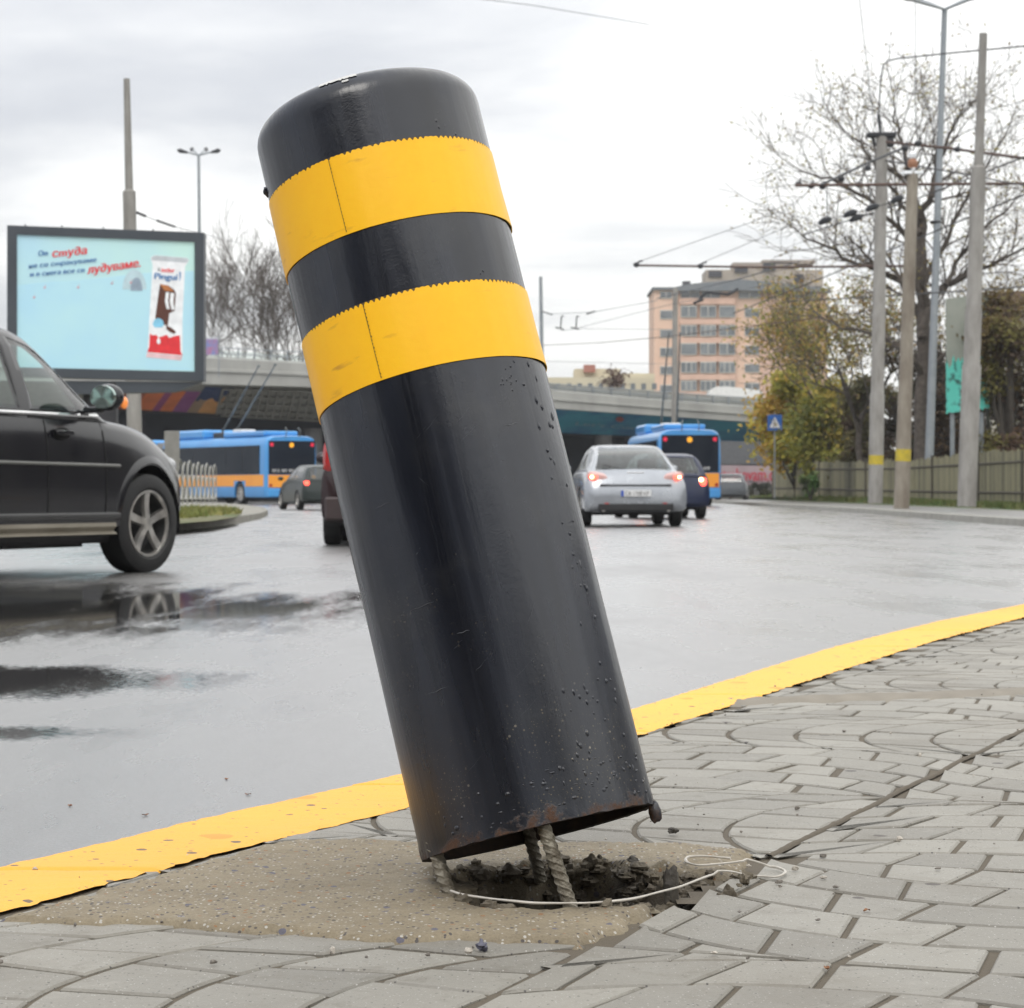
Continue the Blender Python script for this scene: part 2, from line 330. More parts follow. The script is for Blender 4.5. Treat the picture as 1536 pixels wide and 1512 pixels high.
# concrete patch outline
patch_px = [(-120, 1395), (-60, 1384), (0, 1374), (150, 1334), (300, 1292), (390, 1268), (440, 1259), (520, 1262), (640, 1262), (800, 1264), (1000, 1268), (1120, 1274), (1158, 1280), (1140, 1296),
            (1090, 1318), (1030, 1352), (985, 1380), (940, 1402), (885, 1424), (800, 1422), (700, 1419), (560, 1418), (430, 1409), (330, 1400), (230, 1394), (120, 1392), (0, 1389)]
patch = [G(*p, ZS) for p in patch_px]
def inside(p, poly):
    c = False; n = len(poly); j = n-1
    for i in range(n):
        a, d = poly[i], poly[j]
        if (a.y > p.y) != (d.y > p.y) and p.x < (d.x-a.x)*(p.y-a.y)/(d.y-a.y)+a.x: c = not c
        j = i
    return c
def edge_dist(p, poly):
    best = 9; n = len(poly)
    for i in range(n):
        a = poly[i]; d = poly[(i+1) % n]; e = d-a; t = max(0, min(1, ((p.x-a.x)*e.x+(p.y-a.y)*e.y)/(e.x*e.x+e.y*e.y+1e-12)))
        best = min(best, math.hypot(p.x-a.x-e.x*t, p.y-a.y-e.y*t))
    return best

HC = Vector((.085, 3.345, 0))
def hole_r(a): return .185+.02*math.sin(3*a+1)+.018*math.sin(5*a+.4)+.03*noise.noise(Vector((math.cos(a)*3, math.sin(a)*3, 2)))+.02*max(0, math.cos(a))**3
def hole_k(x, y):
    dx, dy = x-HC.x, (y-HC.y)*.92; a = math.atan2(dy, dx); return math.hypot(dx, dy)/hole_r(a)
# the paving: bed of sand and fans of pavers set in square fields
sand = attr_mat('joint_sand', (.048, .038, .026), (.145, .12, .085), .85, bump=.5, bscale=300)
stone = attr_mat('grey_pavers', (.155, .145, .124), (.315, .300, .262), .58, speck=[(300, .93, (.42, .41, .38)), (210, .93, (.07, .065, .06)), (26, .99, (.06, .05, .045))], bump=.45, bscale=220)
b = MB(); tv = []
def bed_cell(x0, x1, y0, y1):
    b.quad((x0, y0, ZS-.0045), (x1, y0, ZS-.0045), (x1, y1, ZS-.0045), (x0, y1, ZS-.0045)); tv.extend([.5]*4)
yy = -3.2
while yy < 24:
    st_ = .05 if 2.8 < yy < 4.4 else .3
    xl = polyx(inner, yy+st_/2)-.03
    if st_ == .05:
        x = xl
        while x < .9:
            c = Vector((x+.025, yy+.025, 0))
            if hole_k(c.x, c.y) > 1.3 or not inside(c, patch): bed_cell(x, x+.05, yy, yy+.05)
            x += .05
        bed_cell(x, 14+x, yy, yy+.05)
    else: bed_cell(xl, xl+14, yy, yy+st_)
    yy += st_
b.m = 1
def near_edge(p):
    best = None
    for i in range(len(patch)):
        a = patch[i]; e = patch[(i+1) % len(patch)]-a; t = max(0, min(1, ((p.x-a.x)*e.x+(p.y-a.y)*e.y)/(e.x*e.x+e.y*e.y+1e-12))); q = a+e*t; d = math.hypot(p.x-q.x, p.y-q.y)
        if best is None or d < best[0]: best = (d, q)
    return best[1]
def clip_poly(poly, a, c, keep):            # Sutherland-Hodgman, axis a, limit c, keep side
    out = []
    for i in range(len(poly)):
        p, q = poly[i], poly[(i+1) % len(poly)]
        ip = (p[a]-c)*keep >= 0; iq = (q[a]-c)*keep >= 0
        if ip: out.append(p)
        if ip != iq:
            t = (c-p[a])/(q[a]-p[a]); out.append((p[0]+(q[0]-p[0])*t, p[1]+(q[1]-p[1])*t))
    return out
def area(poly): return sum(p[0]*q[1]-q[0]*p[1] for p, q in zip(poly, poly[1:]+poly[:1]))/2
def shrink(poly, d):
    n = len(poly); out = []
    for i in range(n):
        a, p, c = poly[i-1], poly[i], poly[(i+1) % n]
        e1 = (p[0]-a[0], p[1]-a[1]); e2 = (c[0]-p[0], c[1]-p[1]); l1 = math.hypot(*e1) or 1e-9; l2 = math.hypot(*e2) or 1e-9
        n1 = (-e1[1]/l1, e1[0]/l1); n2 = (-e2[1]/l2, e2[0]/l2)
        bx, by = n1[0]+n2[0], n1[1]+n2[1]; k = bx*bx+by*by
        s = min(2*d/max(k, .5), d*2)
        out.append((p[0]+bx*s, p[1]+by*s))
    return out
def dedupe(poly, eps=.004):
    out = []
    for p in poly:
        if not out or math.hypot(p[0]-out[-1][0], p[1]-out[-1][1]) > eps: out.append(p)
    if len(out) > 2 and math.hypot(out[0][0]-out[-1][0], out[0][1]-out[-1][1]) < eps: out.pop()
    return out
T = .76; RA = .53; ROW = T/5
rng = random.Random(11)
def field_blocks(kind):
    """blocks of one square field in its own coordinates 0..T"""
    ha = math.asin(T/2/RA); base = RA*math.cos(ha); res = []
    for k in range(-3, 6):
        nb = 6; offs = .5 if k % 2 else 0
        for j in range(-1, nb+1):
            a0 = -ha+2*ha*(j+offs)/nb; a1 = -ha+2*ha*(j+1+offs)/nb
            g0 = rng.uniform(-.012, .012); pts = []
            for t in (0, .33, .67, 1):
                a = lerp(a0, a1, t); pts.append((T/2+RA*math.sin(a), k*ROW+RA*math.cos(a)-base))
            sk = (.13 if j % 2 else -.13)*(a1-a0)
            for t in (1, .67, .33, 0):
                a = lerp(a0+sk, a1-sk, t)*.965; pts.append((T/2+RA*math.sin(a)+(0), (k+1)*ROW+RA*math.cos(a)-base))
            for ax, c, kp in ((0, 0, 1), (0, T, -1), (1, 0, 1), (1, T, -1)):
                pts = clip_poly(pts, ax, c, kp)
                if len(pts) < 3: break
            if len(pts) < 3: continue
            if area(pts) < 0: pts = pts[::-1]
            if area(pts) < .0011: continue
            res.append(pts)
    return res
for iu in range(-2, 9):
    for iv in range(-5, 19):
        kind = (iu*3+iv*2+(iu*iv) % 2) % 4
        for pts in field_blocks(0):
            q = []
            for (x, y) in pts:
                if kind == 0: x, y = x, y
                elif kind == 1: x, y = T-y, x
                elif kind == 2: x, y = T-x, T-y
                else: x, y = y, T-x
                q.append((iu*T+x, iv*T+y))
            if area(q) < 0: q = q[::-1]
            o = q; q = dedupe(shrink(q, .0034+rng.random()*.0018+(.0035 if rng.random() < .15 else 0)))
            if len(q) < 3 or area(q) < .0007: continue
            wp = [O+nv*p[0]+dirv*p[1] for p in q]; c = sum(wp, Vector())/len(wp)
            if c.x < polyx(inner, c.y)-.02 or min(p.x-polyx(inner, p.y) for p in wp) < -.06: continue
            if all(inside(p, patch) and edge_dist(p, patch) > .01 for p in wp): continue
            if min(hole_k(p.x, p.y) for p in wp+[c]) < 1.5:
                wp2 = [near_edge(p) if inside(p, patch) and edge_dist(p, patch) > .012 else p for p in wp]; q = [((p-O).dot(nv), (p-O).dot(dirv)) for p in wp2]; q = dedupe(q)
                if len(q) < 3 or area(q) < .0012: continue
                c = sum((O+nv*p[0]+dirv*p[1] for p in q), Vector())/len(q)
            tin = shrink(q, .0028)
            if area(tin) < .0003: continue
            tz = rng.uniform(-.0012, .0008); sx, sy = rng.uniform(-.007, .007), rng.uniform(-.007, .007); tone = rng.random()
            n = len(q); ring = []
            for rr, dz in ((q, -.012), (q, -.0028), (tin, 0)):
                for p in rr:
                    v = O+nv*p[0]+dirv*p[1]; ring.append(Vector((v.x, v.y, ZS+dz+tz+(v.x-c.x)*sx+(v.y-c.y)*sy)))
            fs = [(r*n+i, r*n+(i+1) % n, (r+1)*n+(i+1) % n, (r+1)*n+i) for r in range(2) for i in range(n)]+[tuple(range(2*n, 3*n))]
            b.add(ring, fs); tv += [tone]*len(ring)
sw = tag(b.build('pavement', [sand, stone], fix=False), kind='structure'); tones(sw, tv)
# a long expansion gap with a strip of mortar running along the pavement
b = MB(); tv = []; rows = []
k = 0.0
while k < 9:
    j = noise.noise(Vector((k*4, 1, 2)))*.005; row = []
    for t, dz in ((-.009, -.001), (-.006, .002), (-.003, .003), (.002, .002), (.005, -.001)):
        p = O+dirv*k+nv*(t+j); row.append(Vector((p.x, p.y, ZS+dz+noise.noise(p*60)*.002)))
    rows.append(row); tv += [.8, .8, .6, .3, .1]; k += .02
b.grid(rows); jo = tag(b.build('expansion_joint', [sand], smooth=True), 'thin straight mortar joint running diagonally across the grey pavers', 'joint', kind='structure'); tones(jo, tv)
# silted strip of mud across the pavement farther on
b = MB(); tv = []; rows = []
pa, pb = G(1085, 1052, ZS), G(1640, 1034, ZS)
for i in range(90):
    t = i/89; c = pa.lerp(pb, t); wd = .13+.05*noise.noise(Vector((t*9, 0, 0))); row = []
    for s_, dz in ((-1, -.004), (-.8, .001), (-.3, .004), (.3, .003), (.8, .001), (1, -.004)):
        row.append(Vector((c.x, c.y+s_*wd+.03*noise.noise(Vector((t*14, s_*3, 1))), ZS+dz+.002*noise.noise(Vector((t*60, s_*9, 3)))))); tv.append(.3+.5*noise.noise(Vector((t*20, s_, 4))))
    rows.append(row)
b.grid(rows); o = tag(b.build('silt_strip', [attr_mat('silt', (.16, .14, .11), (.30, .27, .22), .8, bump=.6)], smooth=True), kind='structure'); tones(o, tv)

# ------------------------------------------------------------ the concrete patch with the broken hole
m = bpy.data.materials.new('patch_concrete'); m.use_nodes = True; nt = m.node_tree; bs = nt.nodes['Principled BSDF']
tc = N(nt, 'ShaderNodeTexCoord'); P = tc.outputs['Object']; at = N(nt, 'ShaderNodeAttribute', attribute_name='tone')
n1 = N(nt, 'ShaderNodeTexNoise', Scale=5.0, Detail=9.0, Roughness=.72); n2 = N(nt, 'ShaderNodeTexNoise', Scale=240.0, Detail=3.0, Roughness=.7)
nt.links.new(P, n1.inputs['Vector']); nt.links.new(P, n2.inputs['Vector'])
mx = N(nt, 'ShaderNodeMix', data_type='RGBA'); nt.links.new(mth(nt, 'SUBTRACT', mth(nt, 'ADD', n1.outputs[0], mth(nt, 'MULTIPLY', n2.outputs[0], .7)), .4, clamp=True), mx.inputs[0])
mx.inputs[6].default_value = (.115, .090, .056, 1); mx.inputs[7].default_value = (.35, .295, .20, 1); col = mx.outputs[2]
for s_, th, cc in ((190, .86, (.40, .38, .34)), (150, .84, (.07, .06, .055)), (110, .95, (.24, .13, .06)), (75, .95, (.10, .095, .12))):
    v = N(nt, 'ShaderNodeTexVoronoi', Scale=float(s_)); nt.links.new(P, v.inputs['Vector']); sx = N(nt, 'ShaderNodeSeparateColor'); nt.links.new(v.outputs['Color'], sx.inputs[0])
    kk = mth(nt, 'MULTIPLY', mth(nt, 'LESS_THAN', v.outputs['Distance'], .38), mth(nt, 'GREATER_THAN', sx.outputs[0], th))
    mm = N(nt, 'ShaderNodeMix', data_type='RGBA'); nt.links.new(kk, mm.inputs[0]); nt.links.new(col, mm.inputs[6]); mm.inputs[7].default_value = (*cc, 1); col = mm.outputs[2]
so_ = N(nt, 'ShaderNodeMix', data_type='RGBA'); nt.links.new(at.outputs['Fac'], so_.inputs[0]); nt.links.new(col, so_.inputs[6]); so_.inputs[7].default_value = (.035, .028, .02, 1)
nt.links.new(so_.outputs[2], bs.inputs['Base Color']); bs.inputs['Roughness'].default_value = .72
bp = N(nt, 'ShaderNodeBump', Strength=.6, Distance=.005); nt.links.new(mth(nt, 'ADD', n2.outputs[0], mth(nt, 'MULTIPLY', n1.outputs[0], .5)), bp.inputs['Height']); nt.links.new(bp.outputs[0], bs.inputs['Normal'])
PM = m
b = MB(); tv = []; stp = .0055; xs = np.arange(-.80, .48, stp); yl = np.arange(2.85, 4.12, stp); idx = {}
def pz(x, y):
    p = Vector((x, y, 0)); d = edge_dist(p, patch); h = ZS+.008+.003*noise.noise(p*9)+.0022*noise.noise(p*45)+.0015*noise.noise(p*120)
    h -= .026*(1-sm((d+.022*noise.noise(p*14)+.010*noise.noise(p*50)-.004)/.034)); k = hole_k(x, y); t = 0
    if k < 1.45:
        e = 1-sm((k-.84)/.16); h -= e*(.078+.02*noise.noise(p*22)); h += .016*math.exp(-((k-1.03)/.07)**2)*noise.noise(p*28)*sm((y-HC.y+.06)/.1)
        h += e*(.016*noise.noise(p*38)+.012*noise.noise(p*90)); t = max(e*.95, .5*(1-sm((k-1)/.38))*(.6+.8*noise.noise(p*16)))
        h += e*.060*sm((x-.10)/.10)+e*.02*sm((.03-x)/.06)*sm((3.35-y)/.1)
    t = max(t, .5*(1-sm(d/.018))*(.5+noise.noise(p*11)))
    return h, t
for x in xs:
    for y in yl:
        c = Vector((x+stp/2, y+stp/2, 0)); c += Vector((noise.noise(c*25), noise.noise(c*25+Vector((7, 3, 1))), 0))*.005
        if not inside(c, patch): continue
        f = []
        for dx, dy in ((0, 0), (1, 0), (1, 1), (0, 1)):
            key = (round(x/stp)+dx, round(y/stp)+dy)
            if key not in idx:
                X, Y_ = key[0]*stp, key[1]*stp; h, t = pz(X, Y_); idx[key] = len(b.v); b.v.append(Vector((X, Y_, h))); tv.append(t)
            f.append(idx[key])
        b.f.append(tuple(f)); b.mi.append(0)
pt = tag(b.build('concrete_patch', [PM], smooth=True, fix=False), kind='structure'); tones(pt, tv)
# rubble in the hole, grit on the patch and pavement
rng = random.Random(5)
rub = attr_mat('rubble', (.05, .04, .03), (.2, .17, .12), .8, bump=.8, bscale=120); b = MB(); tv = []
def chunk(b, tv, x, y, z, r, tone, n=5):
    if r > .006: n = 10
    k = len(b.v); b.ball((x, y, z), (r*rng.uniform(.7, 1.4), r*rng.uniform(.7, 1.3), r*rng.uniform(.5, 1)), seed=rng.random()*90, rough=.38, n=n); tv += [tone]*(len(b.v)-k)
for i in range(650):
    a = rng.random()*6.28; k = math.sqrt(rng.random())*1.0; r0 = hole_r(a)*k; x, y = HC.x+r0*math.cos(a), HC.y+r0*math.sin(a)/.92
    h, _ = pz(x, y); chunk(b, tv, x, y, h+.001, rng.choice((.003, .004, .005, .006, .008, .011)), rng.random()**2, 6)
for i in range(70):                                    # broken lip at the back and left of the hole
    a = rng.uniform(.3, 3.6); r0 = hole_r(a)*rng.uniform(.88, 1.04); x, y = HC.x+r0*math.cos(a), HC.y+r0*math.sin(a)/.92
    chunk(b, tv, x, y, ZS-.002, rng.choice((.004, .006, .009, .012)), rng.random()*.6, 8)
o = tag(b.build('rubble', [rub], smooth=True, fix=False), 'dark crumbled rubble and soil in the broken hole', 'rubble', kind='stuff'); tones(o, tv)
b = MB(); tv = []
for i in range(1900):
    x, y = rng.uniform(-.9, 2.2), 2.8+rng.random()**1.6*5
    if x < polyx(outer, y): continue
    ip = inside(Vector((x, y, 0)), patch)
    if not ip and rng.random() < .8: continue
    if hole_k(x, y) < 1: continue
    chunk(b, tv, x, y, ZS+.004, rng.choice((.0012, .0018, .0018, .0025, .004)), rng.choice((0, 0, .2, 1, 1.4)), 4)
o = tag(b.build('grit', [attr_mat('grit_stone', (.06, .05, .045), (.5, .46, .4), .7)], fix=False), 'loose grit scattered over the concrete patch and pavers', 'grit', kind='stuff'); tones(o, tv)
def lump(px, py, r, name, label, cat, mat, sq=(1, 1, .8), seed=1):
    p = G(px, py, ZS+.004); b = MB(); b.ball((0, 0, r*.55), (r*sq[0], r*sq[1], r*sq[2]), seed=seed, rough=.5, n=9)
    o = b.build(name, mat, loc=p, smooth=True); return tag(o, label, cat)
dk = M('dark_stone', (.04, .035, .03), .8, col2=(.09, .08, .065), scale=40, bump=.6)
lump(945, 1301, .010, 'stone', 'small dark rough stone alone behind the broken hole', 'stone', dk, seed=4)
lump(724, 1423, .006, 'pebble', 'round blue grey pebble at front edge of the concrete patch', 'pebble', M('blue_pebble', (.10, .10, .14), .5), seed=2, sq=(1, 1, .9))
lump(1009, 1249, .006, 'stone', 'tiny black stone on the pavers right of the bollard', 'stone', dk, seed=8)
lump(1185, 1295+14, .0, 'x', 'x', 'x', dk) if False else None
b = MB(); p = G(1006, 1343, ZS); b.ball((0, 0, .012), (.010, .010, .024), seed=3, rough=.45, n=9); o = b.build('asphalt_lump', dk, loc=p, smooth=True); tag(o, 'upright black lump of broken asphalt at right end of the hole', 'debris')
# dead leaves and twigs
lm = M('dead_leaf', (.16, .06, .025), .7, col2=(.28, .14, .05), scale=60)
leaf_px = [(105, 1210, 'road', 'leftmost brown leaf lying on the wet road'), (218, 1224, 'road', 'largest brown leaf on the wet road near the yellow kerb'), (372, 1193, 'road', 'brown leaf on wet road left of the bollard'),
           (340, 1170, 'road', 'small brown leaf on wet road farthest from kerb'), (596, 1380, 'patch', 'rusty leaf fragment at the front of the concrete patch'), (1300, 1368, 'pav', 'brown leaf curled on the pavers right of the string'),
           (1240, 1455, 'pav', 'thin brown leaf at the lower right on the pavers')]
for i, (px, py, w_, lab) in enumerate(leaf_px):
    z = 0 if w_ == 'road' else ZS; p = G(px, py, z); b = MB(); rg = random.Random(i); L = .008 if w_ == 'road' else .006; rows = []
    for a in range(7):
        t = a/6; wd = L*.55*math.sin(math.pi*min(1, t*.97+.02)); rows.append([Vector(((t-.5)*2*L, s_*wd, .002+.0015*s_*s_+.001*math.sin(t*7+i))) for s_ in (-1, -.5, 0, .5, 1)])
    b.grid(rows); o = b.build('dead_leaf', lm, smooth=True, loc=p); o.rotation_euler = (0, 0, rg.random()*6); tag(o, lab, 'leaf', 'fallen leaves')
# string
pts = [(676, 1353), (700, 1360), (760, 1368), (830, 1372), (900, 1370), (960, 1362), (1010, 1349), (1050, 1335), (1090, 1322), (1130, 1318), (1165, 1319), (1178, 1312), (1160, 1305), (1120, 1306), (1085, 1311), (1050, 1314), (1030, 1309), (1033, 1301), (1060, 1300), (1100, 1303)]
path = []
P3 = [G(px, py, ZS) for px, py in pts]
for i in range(len(P3)-1):
    p0, p1, p2, p3 = P3[max(i-1, 0)], P3[i], P3[i+1], P3[min(i+2, len(P3)-1)]
    for k in range(6):
        t = k/6; q = .5*((2*p1)+(p2-p0)*t+(2*p0-5*p1+4*p2-p3)*t*t+(3*p1-p0-3*p2+p3)*t**3)
        q.z = ZS+(.0145 if inside(q, patch) else .0135*max(0, 1-edge_dist(q, patch)/.03)+.004)+.0012*noise.noise(q*20); path.append(q)
b = MB(); b.tube(path, [.0014+.0011*abs(noise.noise(p*14)) for p in path], 6)
tag(b.build('string', M('dirty_plastic', (.55, .52, .47), .5, col2=(.38, .35, .3), scale=40), smooth=True), 'long white plastic string curling round the front of the hole', 'string')
# ------------------------------------------------------------ the bollard
def bollard_paint():
    m = bpy.data.materials.new('black_bollard_paint'); m.use_nodes = True; nt = m.node_tree; b = nt.nodes['Principled BSDF']
    tc = N(nt, 'ShaderNodeTexCoord'); P = tc.outputs['Object']; sp = N(nt, 'ShaderNodeSeparateXYZ'); nt.links.new(P, sp.inputs[0])
    mp = N(nt, 'ShaderNodeMapping'); mp.inputs['Scale'].default_value = (11, 11, .8); nt.links.new(P, mp.inputs[0])
    st = N(nt, 'ShaderNodeTexNoise', Scale=1.3, Detail=5.0, Roughness=.55, Distortion=.4); nt.links.new(mp.outputs[0], st.inputs['Vector'])
    bl = N(nt, 'ShaderNodeTexNoise', Scale=6.0, Detail=6.0, Roughness=.6); nt.links.new(P, bl.inputs['Vector'])
    fi = N(nt, 'ShaderNodeTexNoise', Scale=330.0, Detail=3.0, Roughness=.7); nt.links.new(P, fi.inputs['Vector'])
    mx = N(nt, 'ShaderNodeMix', data_type='RGBA'); nt.links.new(mth(nt, 'MULTIPLY', mth(nt, 'SUBTRACT', st.outputs[0], .36, clamp=True), 3.2, clamp=True), mx.inputs[0])
    mx.inputs[6].default_value = (.003, .004, .008, 1); mx.inputs[7].default_value = (.014, .018, .029, 1); col = mx.outputs[2]  # upright pale and dark streaks painted in for reflections on the tube
    # dust film
    dm = N(nt, 'ShaderNodeMix', data_type='RGBA'); nt.links.new(mth(nt, 'MULTIPLY', mth(nt, 'SUBTRACT', bl.outputs[0], .52, clamp=True), 1.5, clamp=True), dm.inputs[0])
    nt.links.new(col, dm.inputs[6]); dm.inputs[7].default_value = (.05, .05, .048, 1); col = dm.outputs[2]
    # specks of splashed mud, thicker towards the foot
    low = N(nt, 'ShaderNodeMapRange'); low.inputs[1].default_value = .42; low.inputs[2].default_value = 0.0; low.inputs[3].default_value = 0; low.inputs[4].default_value = 1; nt.links.new(sp.outputs[2], low.inputs[0])
    for s_, th, cc, d in ((210, .92, (.19, .16, .11), .45), (90, .965, (.28, .25, .2), .25), (420, .9, (.12, .1, .06), .5)):
        v = N(nt, 'ShaderNodeTexVoronoi', Scale=float(s_)); nt.links.new(P, v.inputs['Vector']); sx = N(nt, 'ShaderNodeSeparateColor'); nt.links.new(v.outputs['Color'], sx.inputs[0])
        k = mth(nt, 'MULTIPLY', mth(nt, 'LESS_THAN', v.outputs['Distance'], d*.6), mth(nt, 'GREATER_THAN', mth(nt, 'ADD', sx.outputs[0], mth(nt, 'MULTIPLY', low.outputs[0], .12)), th+.05))
        k = mth(nt, 'MULTIPLY', mth(nt, 'MULTIPLY', k, mth(nt, 'ADD', mth(nt, 'MULTIPLY', low.outputs[0], .8), .08)), mth(nt, 'MULTIPLY', mth(nt, 'SUBTRACT', bl.outputs[0], .42, clamp=True), 4.5, clamp=True))
        mm = N(nt, 'ShaderNodeMix', data_type='RGBA'); nt.links.new(k, mm.inputs[0]); nt.links.new(col, mm.inputs[6]); mm.inputs[7].default_value = (*cc, 1); col = mm.outputs[2]
    # rust at the foot
    rz = N(nt, 'ShaderNodeMapRange'); rz.inputs[1].default_value = .09; rz.inputs[2].default_value = -.005; rz.inputs[3].default_value = 0; rz.inputs[4].default_value = .56; nt.links.new(sp.outputs[2], rz.inputs[0])
    rn = N(nt, 'ShaderNodeTexNoise', Scale=22.0, Detail=8.0, Roughness=.7); nt.links.new(P, rn.inputs['Vector'])
    rust = mth(nt, 'MULTIPLY', mth(nt, 'SUBTRACT', mth(nt, 'ADD', rn.outputs[0], rz.outputs[0]), .985, clamp=True), 9, clamp=True)
    rc = N(nt, 'ShaderNodeMix', data_type='RGBA'); nt.links.new(fi.outputs[0], rc.inputs[0]); rc.inputs[6].default_value = (.022, .013, .008, 1); rc.inputs[7].default_value = (.10, .042, .018, 1)
    rm = N(nt, 'ShaderNodeMix', data_type='RGBA'); nt.links.new(rust, rm.inputs[0]); nt.links.new(col, rm.inputs[6]); nt.links.new(rc.outputs[2], rm.inputs[7]); col = rm.outputs[2]
    nt.links.new(col, b.inputs['Base Color'])
    ro = mth(nt, 'ADD', mth(nt, 'MULTIPLY', st.outputs[0], .42), .04); ro = mth(nt, 'ADD', ro, mth(nt, 'MULTIPLY', rust, .5)); ro = mth(nt, 'ADD', ro, mth(nt, 'MULTIPLY', low.outputs[0], .12), clamp=True)
    nt.links.new(mth(nt, 'SUBTRACT', ro, .03, clamp=True), b.inputs['Roughness']); b.inputs['Specular IOR Level'].default_value = .6
    h = mth(nt, 'ADD', mth(nt, 'MULTIPLY', st.outputs[0], 2.2), mth(nt, 'ADD', mth(nt, 'MULTIPLY', bl.outputs[0], .8), mth(nt, 'MULTIPLY', mth(nt, 'MULTIPLY', fi.outputs[0], .12), mth(nt, 'ADD', mth(nt, 'MULTIPLY', rust, 6), 1))))
    bp = N(nt, 'ShaderNodeBump', Strength=.22, Distance=.006); nt.links.new(h, bp.inputs['Height']); nt.links.new(bp.outputs[0], b.inputs['Normal'])
    return m
B0 = W(808, 1250, 3.35); T0 = W(552, 190, 3.55); ax = (T0-B0); BL = ax.length; ax.normalize()
xa = (Vector((1, 0, 0))-ax*ax.x).normalized(); ya = ax.cross(xa)
bol = thing('bollard', 'leaning black bollard with two yellow bands torn out of the pavement', 'bollard', B0)
rotm = Matrix((xa, ya, ax)).transposed(); bol.rotation_euler = rotm.to_euler()
def toloc(p): return rotm.transposed() @ (Vector(p)-B0)
RB = .1625
paint = bollard_paint()
def wob(a, z): return RB+.0007*noise.noise(Vector((math.cos(a)*2, math.sin(a)*2, z*5)))+.0006*noise.noise(Vector((math.cos(a)*6, math.sin(a)*6, z*1.5)))
b = MB(); nA = 160; rows = []
zs = [0, .002, .006]+[.006+(BL-.012)*i/110 for i in range(1, 111)]
for z in zs:
    row = []
    for j in range(nA+1):
        a = 2*math.pi*(j % nA)/nA; r = wob(a, z)
        zz = z
        if z < .003: zz += .0022*noise.noise(Vector((math.cos(a)*9, math.sin(a)*9, 3)))
        if z < .02: r += .0018*noise.noise(Vector((math.cos(a)*14, math.sin(a)*14, z*60)))
        row.append(Vector((r*math.cos(a), r*math.sin(a), zz)))
    rows.append(row)
for i in range(1, 9):                                  # rounded shoulder, then the slightly domed top
    t = i/8*math.pi/2; r = RB-.034*(1-math.cos(t)); z = BL-.006+.036*math.sin(t)
    rows.append([Vector((r*math.cos(2*math.pi*j/nA), r*math.sin(2*math.pi*j/nA), z)) for j in range(nA+1)])
for r, dz in ((.10, .003), (.05, .006), (.0005, .007)): rows.append([Vector((r*math.cos(2*math.pi*j/nA), r*math.sin(2*math.pi*j/nA), BL+.03+dz)) for j in range(nA+1)])
b.grid(rows)
# inside wall
rows = [[Vector((r*math.cos(2*math.pi*j/nA), r*math.sin(2*math.pi*j/nA), z)) for j in range(nA+1)] for r, z in ((RB, 0.0), (RB-.004, -.001), (RB-.0085, .001), (RB-.009, .05), (RB-.009, .5), (.001, .5))]
b.m = 1; b.grid(rows); b.m = 0
# runs and blisters of old paint
rg = random.Random(8)
def blister(deg, z, rw, rh, ht):
    a = R(deg); n = 7; vs = []; fs = []
    c = Vector((math.cos(a), math.sin(a), 0)); t = Vector((-math.sin(a), math.cos(a), 0))
    vs.append(c*(RB+ht)+Vector((0, 0, z-rh*.25)))
    for ring, (k, hh) in enumerate(((.5, .8), (1.0, -.1))):
        for j in range(n):
            th = 2*math.pi*j/n; dx = math.cos(th)*rw*k; dz = math.sin(th)*rh*k
            q = c*(RB+ht*hh)+t*dx+Vector((0, 0, z+dz)); d = math.hypot(q.x, q.y); q.x *= (RB+ht*hh)/d; q.y *= (RB+ht*hh)/d; vs.append(q)
    fs = [(0, 1+j, 1+(j+1) % n) for j in range(n)]+[(1+j, 1+n+j, 1+n+(j+1) % n, 1+(j+1) % n) for j in range(n)]
    b.add(vs, fs)
for i in range(38):
    z = rg.uniform(.04, .62); d = -33+rg.gauss(0, 5); blister(d, z, rg.uniform(.0012, .003), rg.uniform(.002, .007), rg.uniform(.0008, .0019))
for i in range(26): blister(rg.gauss(-56, 7), rg.uniform(.02, .17), rg.uniform(.0012, .0035), rg.uniform(.0015, .006), rg.uniform(.001, .0022))
for cz in (.60, .965-.02, .735): 
    for i in range(13): blister(rg.gauss(-52, 4), cz+rg.gauss(0, .012), rg.uniform(.001, .0024), rg.uniform(.002, .005), .0013)
for i in range(60): blister(rg.uniform(-150, -20), rg.uniform(.008, .07)**1.0, rg.uniform(.001, .0045), rg.uniform(.001, .004), rg.uniform(.0006, .0018))
b.m = 2
def scratch(deg, z, ln, an, wd):
    n = 8; rows = []
    for i in range(n+1):
        t = i/n-.5; dz = t*ln*math.sin(an)+.0006*math.sin(i*1.3); da = t*ln*math.cos(an)/RB; w_ = wd*(1-abs(t*2)**2)+.00005
        a = R(deg)+da; rows.append([Vector(((RB+.0012)*math.cos(a+q*w_*math.sin(an)/RB), (RB+.0012)*math.sin(a+q*w_*math.sin(an)/RB), z+dz+q*w_*math.cos(an))) for q in (-1, 1)])
    b.grid(rows)
for _ in range(20): scratch(rg.uniform(-140, -35), rg.uniform(.08, .62), rg.uniform(.008, .045), rg.choice((.6, .7, 1.0, 2.2, 0.1, .05)), rg.uniform(.00018, .00045))
b.m = 0
body = b.build('tube_body', [paint, M('rusty_inside', (.012, .010, .009), .8, col2=(.05, .028, .016), scale=40), M('scratched_paint', (.085, .09, .10), .5, scale=200)], bol, fix=False); smoothed(body.data, 55)
